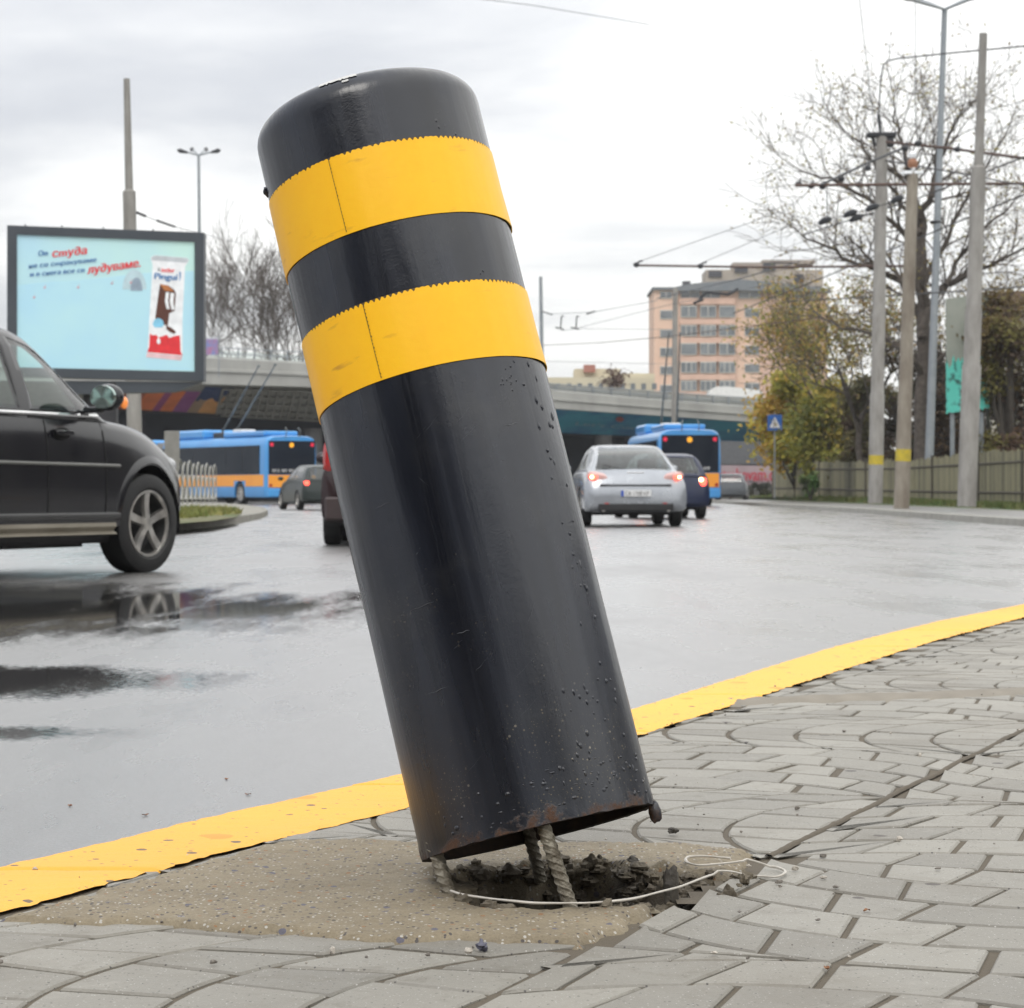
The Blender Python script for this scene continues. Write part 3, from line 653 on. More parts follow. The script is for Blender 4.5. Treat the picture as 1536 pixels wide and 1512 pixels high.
# the bands
def band_mat():
    m = bpy.data.materials.new('yellow_reflective'); m.use_nodes = True; nt = m.node_tree; b = nt.nodes['Principled BSDF']
    tc = N(nt, 'ShaderNodeTexCoord'); P = tc.outputs['Object']
    n1 = N(nt, 'ShaderNodeTexNoise', Scale=5.0, Detail=6.0, Roughness=.6); n2 = N(nt, 'ShaderNodeTexNoise', Scale=90.0, Detail=4.0, Roughness=.7)
    nt.links.new(P, n1.inputs['Vector']); nt.links.new(P, n2.inputs['Vector'])
    mx = N(nt, 'ShaderNodeMix', data_type='RGBA'); nt.links.new(mth(nt, 'SUBTRACT', mth(nt, 'ADD', n1.outputs[0], mth(nt, 'MULTIPLY', n2.outputs[0], .5)), .3, clamp=True), mx.inputs[0])
    mx.inputs[6].default_value = (.95, .56, .010, 1); mx.inputs[7].default_value = (.90, .44, .006, 1); col = mx.outputs[2]
    mp = N(nt, 'ShaderNodeMapping'); mp.inputs['Scale'].default_value = (14, 14, 60); mp.inputs['Rotation'].default_value = (R(15), 0, 0); nt.links.new(P, mp.inputs[0])
    v = N(nt, 'ShaderNodeTexNoise', Scale=1.0, Detail=4.0); nt.links.new(mp.outputs[0], v.inputs['Vector'])
    mm = N(nt, 'ShaderNodeMix', data_type='RGBA'); nt.links.new(mth(nt, 'MULTIPLY', mth(nt, 'SUBTRACT', v.outputs[0], .64, clamp=True), 5, clamp=True), mm.inputs[0]); nt.links.new(col, mm.inputs[6]); mm.inputs[7].default_value = (.4, .17, .03, 1)
    nt.links.new(mm.outputs[2], b.inputs['Base Color']); b.inputs['Roughness'].default_value = .42; b.inputs['Specular IOR Level'].default_value = .35
    bp = N(nt, 'ShaderNodeBump', Strength=.15, Distance=.002); nt.links.new(n2.outputs[0], bp.inputs['Height']); nt.links.new(bp.outputs[0], b.inputs['Normal'])
    return m
BM_ = band_mat(); bs_ = M('band_backing', (.05, .035, .012), .6, col2=(.09, .05, .01), scale=90)
NT = 900
for bi, (u0, u1) in enumerate(((.083, .1915), (.287, .394))):
    zt, zb = BL*(1-u0), BL*(1-u1); b = MB(); rows = []
    rt = random.Random(bi+20); teeth = [rt.random() for _ in range(200)]
    def top(a):
        k = (a/(2*math.pi)*128) % 128; i = int(k); fr = k-i; on = teeth[i]
        return (.0046 if on > .22 else .0016)*max(0, 1-abs(fr-.5)*2.6)*(.6+on*.5)
    prof = [(0, .0002), (0, .0016), (.02, .0017), (.5, .0017), (.92, .0017), (1, .0016), (1, .0002)]
    for t, dr in prof:
        row = []
        for j in range(NT+1):
            a = 2*math.pi*(j % NT)/NT; z = lerp(zb, zt, t)
            if t > .95: z -= top(a)
            lift = .0016*max(0, 1-t*6)*max(0, math.cos(a+R(2)))**10 + .0009*max(0, noise.noise(Vector((math.cos(a)*7, math.sin(a)*7, bi))))*(1-t)
            r = wob(a, z)+dr+lift; row.append(Vector((r*math.cos(a), r*math.sin(a), z)))
        rows.append(row)
    b.grid(rows); o = b.build('reflective_band', [BM_], bol, fix=False, smooth=True)
    # dark film that shows between the teeth, and the stitched overlap of the sheet
    b = MB(); rows = []
    for t, dr in ((zt-.006, .0002), (zt-.006, .0009), (zt+.0004, .0009), (zt+.0004, .0002)): rows.append([Vector(((wob(2*math.pi*(j % 200)/200, t)+dr)*math.cos(2*math.pi*j/200), (wob(2*math.pi*(j % 200)/200, t)+dr)*math.sin(2*math.pi*j/200), t)) for j in range(201)])
    b.grid(rows); b.build('band_edge', bs_, o, fix=False)
    b = MB(); z = zb+.003; sa = -90-23.5
    while z < zt-.005:
        hgt = rt.uniform(.002, .0045); wd = rt.uniform(.5, 1.2) if bi else rt.uniform(.35, .7); sa_ = sa+(z-zb)*-4
        b.add([Vector(((RB+.0029)*math.cos(R(sa_+s)), (RB+.0029)*math.sin(R(sa_+s)), zz)) for s, zz in ((-.12, z), (wd*.6, z+hgt*.5), (-.12, z+hgt))], [(0, 1, 2)])
        b.add([Vector(((RB+.0028)*math.cos(R(sa_+s)), (RB+.0028)*math.sin(R(sa_+s)), zz)) for s, zz in ((-.22, z), (.02, z), (.02, z+hgt+.0022), (-.22, z+hgt+.0022))], [(0, 1, 2, 3)])
        z += hgt+.0021
    b.build('band_seam', bs_, o)
# chipped paint at the top edge, white primer showing
b = MB(); rg = random.Random(2)
def cap_pt(deg, t):
    tt = t*math.pi/2; r = RB-.034*(1-math.cos(tt))+.0012*math.cos(tt); z = BL-.006+.036*math.sin(tt)+.0012*math.sin(tt); return Vector((r*math.cos(R(deg)), r*math.sin(R(deg)), z))
for d0, d1, t0, t1 in ((-112, -91, .50, .66), (-99, -95.5, .36, .43)):
    n = 22; rows = [[cap_pt(lerp(d0, d1, i/n), lerp(t0, t1, k)+(.09*noise.noise(Vector((i*.9, k*5, 3))) if k in (0, 1) else 0)) for k in (0, .5, 1)] for i in range(n+1)]
    b.grid(rows)
b.build('bare_chip', M('primer', (.62, .62, .6), .6), bol)
b = MB(); b.ball((RB-.004, -.025, -.010), (.009, .008, .014), seed=3, rough=.2, n=8); b.build('drip_lug', paint, bol, smooth=True)
b = MB(); b.ball((-RB-.001, -.01, BL-.065), (.004, .005, .007), seed=5, rough=.3, n=8); b.build('weld_blob', paint, bol, smooth=True)
# anchor bars
def rebar(p, q, name='anchor_bar', r=.0086, bend=0):
    p, q = Vector(p), Vector(q); n = 190; k = 36; t = (q-p).normalized(); a = t.orthogonal().normalized(); c = t.cross(a); L = (q-p).length; b = MB(); rows = []
    for i in range(n+1):
        s = i/n; row = []
        mid = p.lerp(q, s)+a*bend*math.sin(s*math.pi)
        for j in range(k+1):
            th = 2*math.pi*(j % k)/k
            rib = max(0, math.sin(th*4+s*L*560)) ** 2*.0015
            rr = r+rib+.0004*noise.noise(Vector((s*30, math.cos(th)*2, math.sin(th)*2)))
            row.append(toloc(mid+(a*math.cos(th)+c*math.sin(th))*rr))
        rows.append(row)
    b.grid(rows); return b.build(name, M('rebar_steel', (.23, .21, .165), .5, metal=.25, col2=(.07, .055, .035), scale=45, bump=.4, bscale=200), bol, smooth=True)
rebar(W(806, 1212, 3.215), W(860, 1372, 3.18))
rebar(W(648, 1262, 3.29), W(684, 1372, 3.25))
rebar(W(786, 1220, 3.49), W(812, 1322, 3.50), r=.0082)
# ------------------------------------------------------------ vehicles
def rot2(x, y, a): return x*math.cos(a)-y*math.sin(a), x*math.sin(a)+y*math.cos(a)
tyre = M('tyre_rubber', (.008, .008, .009), .65, col2=(.016, .016, .016), scale=12, bump=.2)
alloy = M('alloy_metal', (.70, .68, .64), .34, metal=.9, col2=(.35, .34, .33), scale=9)
blackp = M('black_plastic', (.018, .018, .02), .5)
chrome = M('chrome', (.75, .75, .75), .12, metal=1)
inter = M('car_interior', (.04, .042, .045), .8, col2=(.02, .02, .02))
carglass = glass('car_glass', (.50, .58, .56)); darkglass = M('dark_window', (.012, .016, .022), .06, col2=(.02, .026, .034), scale=2, spec=.7, rvar=.03)
red_on = M('tail_lamp_lit', (.8, .03, .02), .3, emit=3.0, ecol=(1, .10, .06)); red_off = M('tail_lamp_red', (.42, .015, .015), .15, coat=.6)
amber = M('amber_lens', (.95, .28, .05), .2, coat=.5, emit=.35); clearl = M('clear_lens', (.25, .26, .27), .12, coat=.6)
hot = M('lamp_bulb_lit', (1, .75, .4), .3, emit=9, ecol=(1, .62, .3))
def wheel(parent, c, r, w, side, spokes=5, detail=True, steer=0):
    """c: wheel centre, side +1 left -1 right (outward y)"""
    holder = None
    b = MB(); hw = w/2
    prof = [(r*.66, -hw*.8), (r*.72, -hw), (r*.9, -hw*.98), (r*.985, -hw*.8), (r, -hw*.45), (r, hw*.45), (r*.985, hw*.8), (r*.9, hw*.98), (r*.72, hw), (r*.66, hw*.8), (r*.66, -hw*.8)]
    b.lathe(prof, 'y', 40); 
    t = b.build('tyre', tyre, smooth=True)
    e = bpy.data.objects.new('wheel', None); e.empty_display_size = .1; COL.objects.link(e); e.parent = parent; e.location = c; e.rotation_euler = (0, 0, steer); t.parent = e
    b = MB(); R_ = r*.67; s = side
    b.lathe([(R_, -s*hw*.7), (R_, s*hw*.86), (R_*.93, s*hw*.86), (R_*.90, s*hw*.5), (R_*.86, -s*hw*.2), (.001, -s*hw*.3)], 'y', 32)
    b.build('rim', M('rim_barrel', (.10, .10, .10), .45, metal=.7), e, smooth=True, fix=False)
    b = MB(); b.lathe([(R_*1.0, s*hw*.80), (R_*1.0, s*hw*.90), (R_*.93, s*hw*.92), (R_*.91, s*hw*.75)], 'y', 32); b.lathe([(.001, s*hw*.86), (R_*.2, s*hw*.84), (R_*.24, s*hw*.6)], 'y', 16)
    for k in range(spokes):
        a = 2*math.pi*k/spokes+.35; n = 6; L = []
        for i in range(n+1):
            q = i/n; rr = lerp(R_*.12, R_*.97, q); wd = lerp(R_*.12, R_*.155, q); yy = s*hw*lerp(.84, .86, q)-s*.012*math.sin(q*math.pi)
            L.append((rr, wd, yy))
        rows = []
        for rr, wd, yy in L:
            row = []
            for d, y2 in ((-1, -s*.03), (-.8, 0), (.8, 0), (1, -s*.03)):
                x, z = rr, d*wd; row.append(Vector((x*math.cos(a)-z*math.sin(a), yy+y2, x*math.sin(a)+z*math.cos(a))))
            rows.append(row)
        b.grid(rows)
    b.build('spokes', alloy, e, smooth=True)
    return e
def catmull(tab, x):
    """tab: rows (x, v1, v2...) sorted by x; smooth interpolation"""
    n = len(tab)
    if x <= tab[0][0]: return list(tab[0][1:])
    if x >= tab[-1][0]: return list(tab[-1][1:])
    for i in range(n-1):
        if x <= tab[i+1][0]:
            t = (x-tab[i][0])/(tab[i+1][0]-tab[i][0]); p1, p2 = tab[i][1:], tab[i+1][1:]
            h = tab[i+1][0]-tab[i][0]
            def tg(j):
                if j <= 0 or j >= n-1: return [0]*len(p1)
                a, c = tab[j-1], tab[j+1]; l0 = (tab[j][0]-a[0]); l1 = (c[0]-tab[j][0]); o = []
                for k in range(1, len(a)):
                    s0 = (tab[j][k]-a[k])/l0; s1 = (c[k]-tab[j][k])/l1
                    o.append(0 if s0*s1 <= 0 else 2*s0*s1/(s0+s1))
                return o
            m1, m2 = tg(i), tg(i+1)
            return [(2*t**3-3*t*t+1)*a+(t**3-2*t*t+t)*h*c+(-2*t**3+3*t*t)*d+(t**3-t*t)*h*e for a, c, d, e in zip(p1, m1, p2, m2)]
def lower_section(x, zb, zs, zt, hw, hs):
    """half cross-section of the body below the windows, bottom centre to top centre"""
    return [(0, zb), (hw*.70, zb), (hw*.93, zb+.02), (hw*.985, zb+.07), (hw, lerp(zb, zs, .32)), (hw, lerp(zb, zs, .58)), (lerp(hs, hw, .75), lerp(zb, zs, .80)), (lerp(hs, hw, .35), lerp(zb, zs, .94)),
            (hs, zs), (hs-.05, lerp(zs, zt, .45)), (hs*.72, lerp(zs, zt, .85)), (hs*.4, lerp(zs, zt, .97)), (0, zt)]
def loft(b, tab, sec, xs):
    rows = []
    for x in xs:
        h = sec(x, *catmull(tab, x)); full = [(-y, z) for y, z in reversed(h)][:-1]+list(h) if False else None
        ring = [Vector((x, y, z)) for y, z in h]+[Vector((x, -y, z)) for y, z in reversed(h[1:-1])]
        rows.append(ring)
    n = len(rows[0]); i0 = len(b.v)
    b.add([p for r in rows for p in r], [(i*n+j, i*n+(j+1) % n, (i+1)*n+(j+1) % n, (i+1)*n+j) for i in range(len(rows)-1) for j in range(n)]+[tuple(range(n)), tuple(reversed(range((len(rows)-1)*n, len(rows)*n)))])
def frange(a, c, n): return [a+(c-a)*i/n for i in range(n+1)]
def boolean(o, cutters):
    for c in cutters:
        m = o.modifiers.new('cut', 'BOOLEAN'); m.operation = 'DIFFERENCE'; m.object = c; m.solver = 'EXACT'
    dg = bpy.context.evaluated_depsgraph_get(); me = bpy.data.meshes.new_from_object(o.evaluated_get(dg)); o.modifiers.clear(); o.data = me
    for c in cutters: bpy.data.objects.remove(c)
def cabin_section(x, zb, zr, hb, ht):
    h = zr-zb; d = hb-ht
    return [(0, zb), (hb, zb), (hb-d*.18, zb+h*.25), (hb-d*.42, zb+h*.5), (hb-d*.70, zb+h*.74), (ht+.0, zb+h*.88), (ht-.05, zb+h*.95), (ht*.72, zb+h*.985), (ht*.4, zb+h*.998), (0, zr)]
def poly_in(px, pz, poly):
    return inside(Vector((px, pz, 0)), [Vector((a, c, 0)) for a, c in poly])
def cabin(root, tab, xs, paint, sides, front=None, rear=None, gl=carglass):
    """cabin shell with real window openings; sides/front/rear are outlines: sides in (x,z), front/rear in (y,z)"""
    b = MB(); loft(b, tab, cabin_section, xs)
    me = bpy.data.meshes.new('cabin'); me.from_pydata(b.v, [], b.f); bm = bmesh.new(); bm.from_mesh(me); bmesh.ops.recalc_face_normals(bm, faces=bm.faces)
    xmid = (xs[0]+xs[-1])/2
    def cutp(co, no, keep):
        fs = [f for f in bm.faces if keep(f)]; geom = fs+list({e for f in fs for e in f.edges})+list({v for f in fs for v in f.verts})
        bmesh.ops.bisect_plane(bm, geom=geom, plane_co=co, plane_no=no)
    zmin = min(r[1] for r in tab)+.03
    isside = lambda f: abs(f.normal.y) > .55
    isend = lambda f: abs(f.normal.y) <= .55 and abs(f.normal.x) > .16
    for poly in sides:
        for (x0, z0), (x1, z1) in zip(poly, poly[1:]+poly[:1]): cutp((x0, 0, z0), (-(z1-z0), 0, x1-x0), isside)
    for poly, sg in ((front, 1), (rear, -1)):
        if not poly: continue
        for (y0, z0), (y1, z1) in zip(poly, poly[1:]+poly[:1]): cutp((0, y0, z0), (0, -(z1-z0), y1-y0), lambda f: isend(f) and (f.calc_center_median().x-xmid)*sg > 0)
    bm.faces.ensure_lookup_table(); gf = {'side': [], 'front': [], 'rear': []}
    for f in bm.faces:
        c = f.calc_center_median()
        if isside(f):
            for k, poly in enumerate(sides):
                if poly_in(c.x, c.z, poly): gf.setdefault(('side', k, c.y > 0), []).append(f)
        elif isend(f):
            if front and c.x > xmid and poly_in(c.y, c.z, front): gf['front'].append(f)
            if rear and c.x < xmid and poly_in(c.y, c.z, rear): gf['rear'].append(f)
    gone = []
    for key, fs in gf.items():
        if not fs: continue
        nm = {'front': 'windscreen', 'rear': 'rear_window'}.get(key, 'side_window')
        g = MB()
        for f in fs: g.quad(*[v.co+f.normal*-.004 for v in f.verts])
        go = g.build(nm, gl, root, fix=False, smooth=False); bmg = bmesh.new(); bmg.from_mesh(go.data); bmesh.ops.remove_doubles(bmg, verts=bmg.verts, dist=.006); bmg.to_mesh(go.data); bmg.free(); go.data.polygons.foreach_set('use_smooth', [True]*len(go.data.polygons))
        gone += fs
    bmesh.ops.delete(bm, geom=gone, context='FACES')
    # drop the floor of the shell
    fl = [f for f in bm.faces if f.normal.z < -.9]; bmesh.ops.delete(bm, geom=fl, context='FACES')
    bm.to_mesh(me); bm.free(); me.materials.append(paint); smoothed(me, 35)
    o = bpy.data.objects.new('roof', me); COL.objects.link(o); o.parent = root
    m = o.modifiers.new('thick', 'SOLIDIFY'); m.thickness = .03; m.offset = -1
    return o
def arches(root, spec, paint, tab, xs, name='body'):
    b = MB(); loft(b, tab, lower_section, xs); o = b.build(name, [paint, blackp], root)
    cut = []
    for (x, z, r) in spec:
        c = MB(); c.cyl((x, -3, z), (x, 3, z), r, 36); co = c.build('cutter', blackp, root); cut.append(co)
    bpy.context.view_layer.update(); boolean(o, cut); smoothed(o.data, 38)
    for (x, z, r) in spec:
        for s in (1, -1):
            b = MB(); hw = catmull(tab, x)[3]; n = 20; rows = []
            for i in range(n+1):
                a = R(-12)+R(204)*i/n; rows.append([Vector((x+q*math.cos(a), s*y, z+q*math.sin(a))) for q, y in ((r+.002, hw-.42), (r+.002, hw-.02))])
            b.grid(rows); b.quad(*[(x+(r+.002)*math.cos(a), s*(hw-.42), z+(r+.002)*math.sin(a)) for a in frange(R(-12), R(192), 20)])
            b.build('wheel_arch', blackp, root)
    return o
def seats(root, xs_, zb, hw, top):
    for x in xs_:
        for s in ((1, -1) if True else ()):
            b = MB(); b.box((x, s*hw*.48, zb+.1), (.14, .46, .62), ry=R(-12), bev=.05); b.box((x-.06, s*hw*.48, top-.12), (.08, .25, .17), bev=.03)
            b.build('seat', inter, root)
def plate_txt(root, txt, x, z, y=0, w=.52, h=.11):
    b = MB(); b.box((x, y, z), (.012, w, h), bev=.004); o = b.build('number_plate', M('plate_white', (.72, .72, .72), .4), root)
    b = MB(); b.box((x-.0075, y+w/2-.025, z), (.002, .045, h-.01)); b.build('plate_strip', M('plate_blue', (.02, .08, .45), .4), o)
    b = MB(); put_text(b, txt, (x-.0075, y+w/2-.07, z-h*.33), (0, -1, 0), (0, 0, 1), h*.66, w-.11); b.build('plate_lettering', M('plate_black', (.02, .02, .02), .5), o)

# --- black off-roader at the left
HD = R(66)
wc = W(222, 784, 18.75); lx, ly = rot2(1.43, -.905, HD); suv_loc = (wc.x-lx, wc.y-ly, 0)
suv = thing('car', 'large black four wheel drive car cut off by the left edge, driving through the wet', 'car', suv_loc, HD)
bp_ = M('black_car_paint', (.006, .006, .009), .2, col2=(.012, .012, .014), scale=3, coat=.25, spec=.45)
tab = [(-2.42, .46, .86, .92, .72, .66), (-2.38, .38, 1.02, 1.10, .86, .80), (-2.2, .33, 1.13, 1.18, .93, .86), (-1.4, .30, 1.15, 1.19, .945, .885), (0, .29, 1.13, 1.18, .945, .90), (.75, .29, 1.12, 1.175, .945, .885), (1.15, .29, 1.09, 1.16, .945, .87),
       (1.45, .29, 1.04, 1.13, .94, .84), (1.75, .30, .97, 1.07, .90, .78), (2.0, .33, .90, .98, .83, .70), (2.2, .36, .82, .88, .70, .58), (2.32, .40, .70, .76, .50, .42)]
arches(suv, [(1.43, .385, .43), (-1.43, .385, .43)], bp_, tab, frange(-2.42, 2.32, 66))
ctab = [(-2.30, 1.12, 1.14, .80, .78), (-2.22, 1.12, 1.45, .85, .70), (-2.0, 1.13, 1.74, .88, .66), (-1.5, 1.14, 1.80, .895, .67), (-.6, 1.14, 1.82, .90, .68), (-.1, 1.13, 1.81, .90, .68), (.16, 1.13, 1.76, .895, .665), (.44, 1.13, 1.62, .89, .66), (.69, 1.13, 1.42, .885, .68), (.92, 1.12, 1.21, .87, .74), (1.01, 1.11, 1.125, .85, .76)]
sw1 = [(-.04, 1.20), (.68, 1.20), (.76, 1.235), (.44, 1.50), (.16, 1.66), (-.05, 1.70), (-.10, 1.708)]
sw2 = [(-.20, 1.20), (-1.15, 1.20), (-1.15, 1.69), (-.26, 1.705)]
sw3 = [(-1.27, 1.20), (-1.95, 1.24), (-1.95, 1.62), (-1.27, 1.68)]
cabin(suv, ctab, frange(-2.30, 1.01, 52), bp_, [sw1, sw2, sw3], front=[(-.66, 1.17), (.66, 1.17), (.58, 1.70), (-.58, 1.70)], rear=[(-.62, 1.2), (.62, 1.2), (.55, 1.66), (-.55, 1.66)], gl=glass('suv_glass', (.80, .90, .87), refl=1.0))
for (x, z, r) in ((1.43, .372, .378), (-1.43, .372, .378)):
    for s in (1, -1): wheel(suv, (x, s*.81, z), r, .245, s, steer=R(-4) if x > 0 else 0)
def sidepath(tab, x, z, s, off):                       # a point on the body side
    v = catmull(tab, x); h = lower_section(x, *v)
    for (y0, z0), (y1, z1) in zip(h[2:], h[3:]):
        if z0 <= z <= z1: return Vector((x, s*(lerp(y0, y1, (z-z0)/(z1-z0+1e-9))+off), z))
    return Vector((x, s*(v[3]+off), z))
def strip(name, root, tab, s, x0, x1, z0f, z1f, mat, off=.012, n=24):
    b = MB(); rows = []
    for x in frange(x0, x1, n):
        za, zb_ = z0f(x), z1f(x); rows.append([sidepath(tab, x, za, s, -.01)]+[sidepath(tab, x, lerp(za, zb_, t), s, off*math.sin(math.pi*(.15+.7*t))+.003) for t in (0, .33, .67, 1)]+[sidepath(tab, x, zb_, s, -.01)])
    b.grid(rows); return b.build(name, mat, root, smooth=True)
tanm = M('tan_grey_trim', (.26, .235, .19), .35, metal=.3, col2=(.20, .18, .14))
for s in (-1, 1):
    strip('sill_trim', suv, tab, s, -.95, .93, lambda x: .30, lambda x: .385, tanm, .022)
    strip('rubbing_strip', suv, tab, s, -.90, .98, lambda x: .80-.008*x, lambda x: .825-.008*x, M('dark_trim', (.10, .10, .09), .3), .014)
    strip('sill_edge', suv, tab, s, -.95, .98, lambda x: .415, lambda x: .46, M('grey_trim', (.045, .045, .045), .35), .018)
    b = MB(); b.tube([(x, s*(catmull(ctab, x)[2]+.008), 1.168) for x in frange(-1.95, .76, 20)], .013, 6); b.build('window_trim', chrome, suv, smooth=True)
    # door gaps and handle
    for xx in (.06, .80, -1.10):
        rows = [[sidepath(tab, xx+dx, z, s, .0035) for dx in (-.006, .006)] for z in frange(.42, 1.12, 10)]; b = MB(); b.grid(rows)
        b.build('door_gap', M('gap_black', (.002, .002, .002), .9), suv)
    for hx in (.24, -.90):
        b = MB(); c = sidepath(tab, hx, 1.03, s, .02); b.ball(c, (.11, .012, .045), rough=0, n=10); b.build('handle_recess', M('gap_black', (0, 0, 0), .9), suv, smooth=True)
        b = MB(); c = sidepath(tab, hx, 1.035, s, .04); b.box(c, (.21, .03, .034), bev=.012); b.build('door_handle', bp_, suv, smooth=True)
    # mirror: dark housing, glass facing back, amber repeater
    b = MB(); b.ball((.64, s*1.07, 1.30), (.085, .125, .098), rough=0, n=12); b.box((.64, s*.94, 1.21), (.06, .16, .045), bev=.015); mi = b.build('mirror', bp_, suv, smooth=True)
    b = MB(); b.lathe([(.001, -.083), (.105, -.080), (.108, -.06)], 'y', 20); gq = b.build('mirror_glass', M('mirror_glass', (.45, .55, .52), .06, metal=.9), mi, smooth=True)
    gq.location = (.635, s*1.07, 1.30); gq.rotation_euler = (0, 0, R(-90)); gq.scale = (1.0, 1, .80)
    b = MB(); b.ball((.70, s*1.165, 1.26), (.04, .025, .045), rough=0, n=8); b.build('indicator', amber, mi, smooth=True)
    b = MB(); b.ball((2.02, s*.62, .82), (.20, .13, .08), rough=0, n=10); b.build('headlight', clearl, suv, smooth=True)
    b = MB(); b.box((-2.36, s*.74, 1.12), (.10, .14, .62), bev=.03); b.build('tail_light', red_off, suv)
    # flared arch lip
    for x in (1.43, -1.43):
        b = MB(); rows = []
        for a in frange(R(2), R(178), 26):
            row = []
            for q, off in ((.428, -.02), (.430, .006), (.445, .016), (.475, .012), (.50, .0)):
                xx, zz = x+q*math.cos(a), .385+q*math.sin(a); p = sidepath(tab, xx, zz, s, off); row.append(p)
            rows.append(row)
        b.grid(rows); b.build('arch_lip', bp_, suv, smooth=True)
seats(suv, (.05, -.85), .75, .9, 1.5)
b = MB(); b.box((.72, 0, 1.12), (.35, 1.5, .14), bev=.05); b.box((-.6, 0, .92), (2.9, 1.6, .5)); b.build('dashboard', inter, suv)
b = MB(); b.box((0, 0, .30), (3.0, 1.6, .14), bev=.03); b.box((.5, 0, .25), (1.0, 1.2, .1)); b.build('underbody', blackp, suv)

# --- generic smaller cars
def small_car(kind, name, label, loc, hd, paint, detail=1, group=None):
    r = thing(name, label, 'car', loc, hd, group)
    if kind == 'saloon':   # low silver fastback
        tab = [(-2.36, .34, .56, .60, .72, .66), (-2.31, .28, .66, .70, .86, .80), (-2.25, .26, .80, .92, .885, .80), (-2.18, .25, .86, .985, .89, .80), (-1.9, .24, .90, 1.00, .89, .82), (-1.3, .22, .93, .99, .89, .84), (0, .20, .91, .97, .89, .85), (1.0, .20, .87, .93, .885, .83), (1.6, .22, .80, .86, .87, .76), (2.1, .26, .68, .74, .78, .62), (2.33, .32, .56, .60, .5, .4)]
        ctab = [(-1.98, .93, .945, .80, .74), (-1.7, .93, 1.10, .80, .66), (-1.2, .93, 1.32, .81, .60), (-.6, .93, 1.43, .82, .60), (0, .92, 1.445, .83, .60), (.5, .91, 1.33, .83, .60), (.95, .90, 1.08, .82, .66), (1.22, .89, .905, .80, .7)]
        side = [[(-1.45, 1.0), (-.35, .99), (-.35, 1.37), (-.8, 1.34), (-1.25, 1.2)], [(-.25, .99), (.78, .99), (.55, 1.18), (.1, 1.36), (-.25, 1.375)]]
        rear = [(-.66, .985), (.66, .985), (.52, 1.385), (-.52, 1.385)]; front = [(-.62, .95), (.62, .95), (.5, 1.38), (-.5, 1.38)]; wr, wx, rx, L = .33, 1.36, -1.36, 2.36; cx = (-1.98, 1.22)
    else:                  # hatchback
        tab = [(-2.02, .34, .60, .64, .74, .68), (-1.98, .28, .80, .84, .84, .78), (-1.93, .26, .90, .95, .855, .80), (-1.7, .25, .95, .99, .86, .82), (-.8, .22, .95, 1.0, .86, .83), (.3, .20, .93, .98, .86, .83), (.9, .20, .90, .96, .855, .80), (1.4, .22, .84, .90, .83, .73), (1.75, .26, .74, .80, .74, .60), (1.92, .32, .62, .66, .5, .4)]
        ctab = [(-1.96, .93, .945, .79, .76), (-1.88, .93, 1.15, .79, .68), (-1.66, .94, 1.40, .80, .60), (-1.1, .94, 1.455, .81, .60), (-.4, .94, 1.46, .815, .60), (.1, .94, 1.38, .81, .60), (.5, .93, 1.20, .81, .64), (.9, .92, .935, .79, .7)]
        side = [[(-1.55, 1.0), (-.55, 1.0), (-.55, 1.385), (-1.4, 1.375)], [(-.45, 1.0), (.62, 1.0), (.3, 1.23), (-.05, 1.38), (-.45, 1.388)]]
        rear = [(-.62, 1.0), (.62, 1.0), (.52, 1.36), (-.52, 1.36)]; front = [(-.62, .98), (.62, .98), (.5, 1.4), (-.5, 1.4)]; wr, wx, rx, L = .30, 1.22, -1.24, 2.02; cx = (-1.96, .9)
    arches(r, [(wx, wr, wr+.05), (rx, wr, wr+.05)], paint, tab, frange(-L, tab[-1][0], 50))
    cabin(r, ctab, frange(cx[0], cx[1], 40), paint, side, front, rear)
    for x in (wx, rx):
        for s in (1, -1): wheel(r, (x, s*(tab[4][4]-.10), wr), wr, .20, s)
    seats(r, (.1, -.75), .62, .82, 1.22)
    b = MB(); b.box((0, 0, .24), (2.6, 1.45, .1), bev=.02); b.box((L and -L+.35, 0, .27), (.4, 1.2, .12), bev=.03); b.build('underbody', blackp, r)
    for s in (1, -1):
        b = MB(); b.ball((.62, s*.98, 1.02), (.06, .10, .07), rough=0, n=8); b.build('mirror', paint, r, smooth=True)
        b = MB(); b.ball((tab[-1][0]-.28, s*.56, .66), (.18, .13, .07), rough=0, n=8); b.build('headlight', clearl, r, smooth=True)
    return r, L
silver = M('silver_paint', (.30, .32, .35), .26, metal=.45, col2=(.35, .37, .40), scale=3, coat=.5)
p = W(943, 790, 42.3)
sil, L = small_car('saloon', 'car', 'silver saloon with lit tail lights driving away right of the bollard', (p.x, p.y+2.3, 0), R(93), silver)
def lens(root, name, mat, y, z, ry_, rz_, x, tilt=0, rx=.05):
    b = MB(); n = 20; pts_ = []
    for k in range(n):
        a = 2*math.pi*k/n; u = abs(math.cos(a))**.7*math.copysign(1, math.cos(a))*ry_; v = abs(math.sin(a))**.7*math.copysign(1, math.sin(a))*rz_
        pts_.append((y+u*math.cos(tilt)-v*math.sin(tilt), z+u*math.sin(tilt)+v*math.cos(tilt)))
    vs = [Vector((x-rx, y, z))]+[Vector((x-rx*.6, lerp(y, a, .6), lerp(z, c, .6))) for a, c in pts_]+[Vector((x+.04, a, c)) for a, c in pts_]
    b.add(vs, [(0, 1+k, 1+(k+1) % n) for k in range(n)]+[(1+k, 1+n+k, 1+n+(k+1) % n, 1+(k+1) % n) for k in range(n)])
    return b.build(name, mat, root, smooth=True)
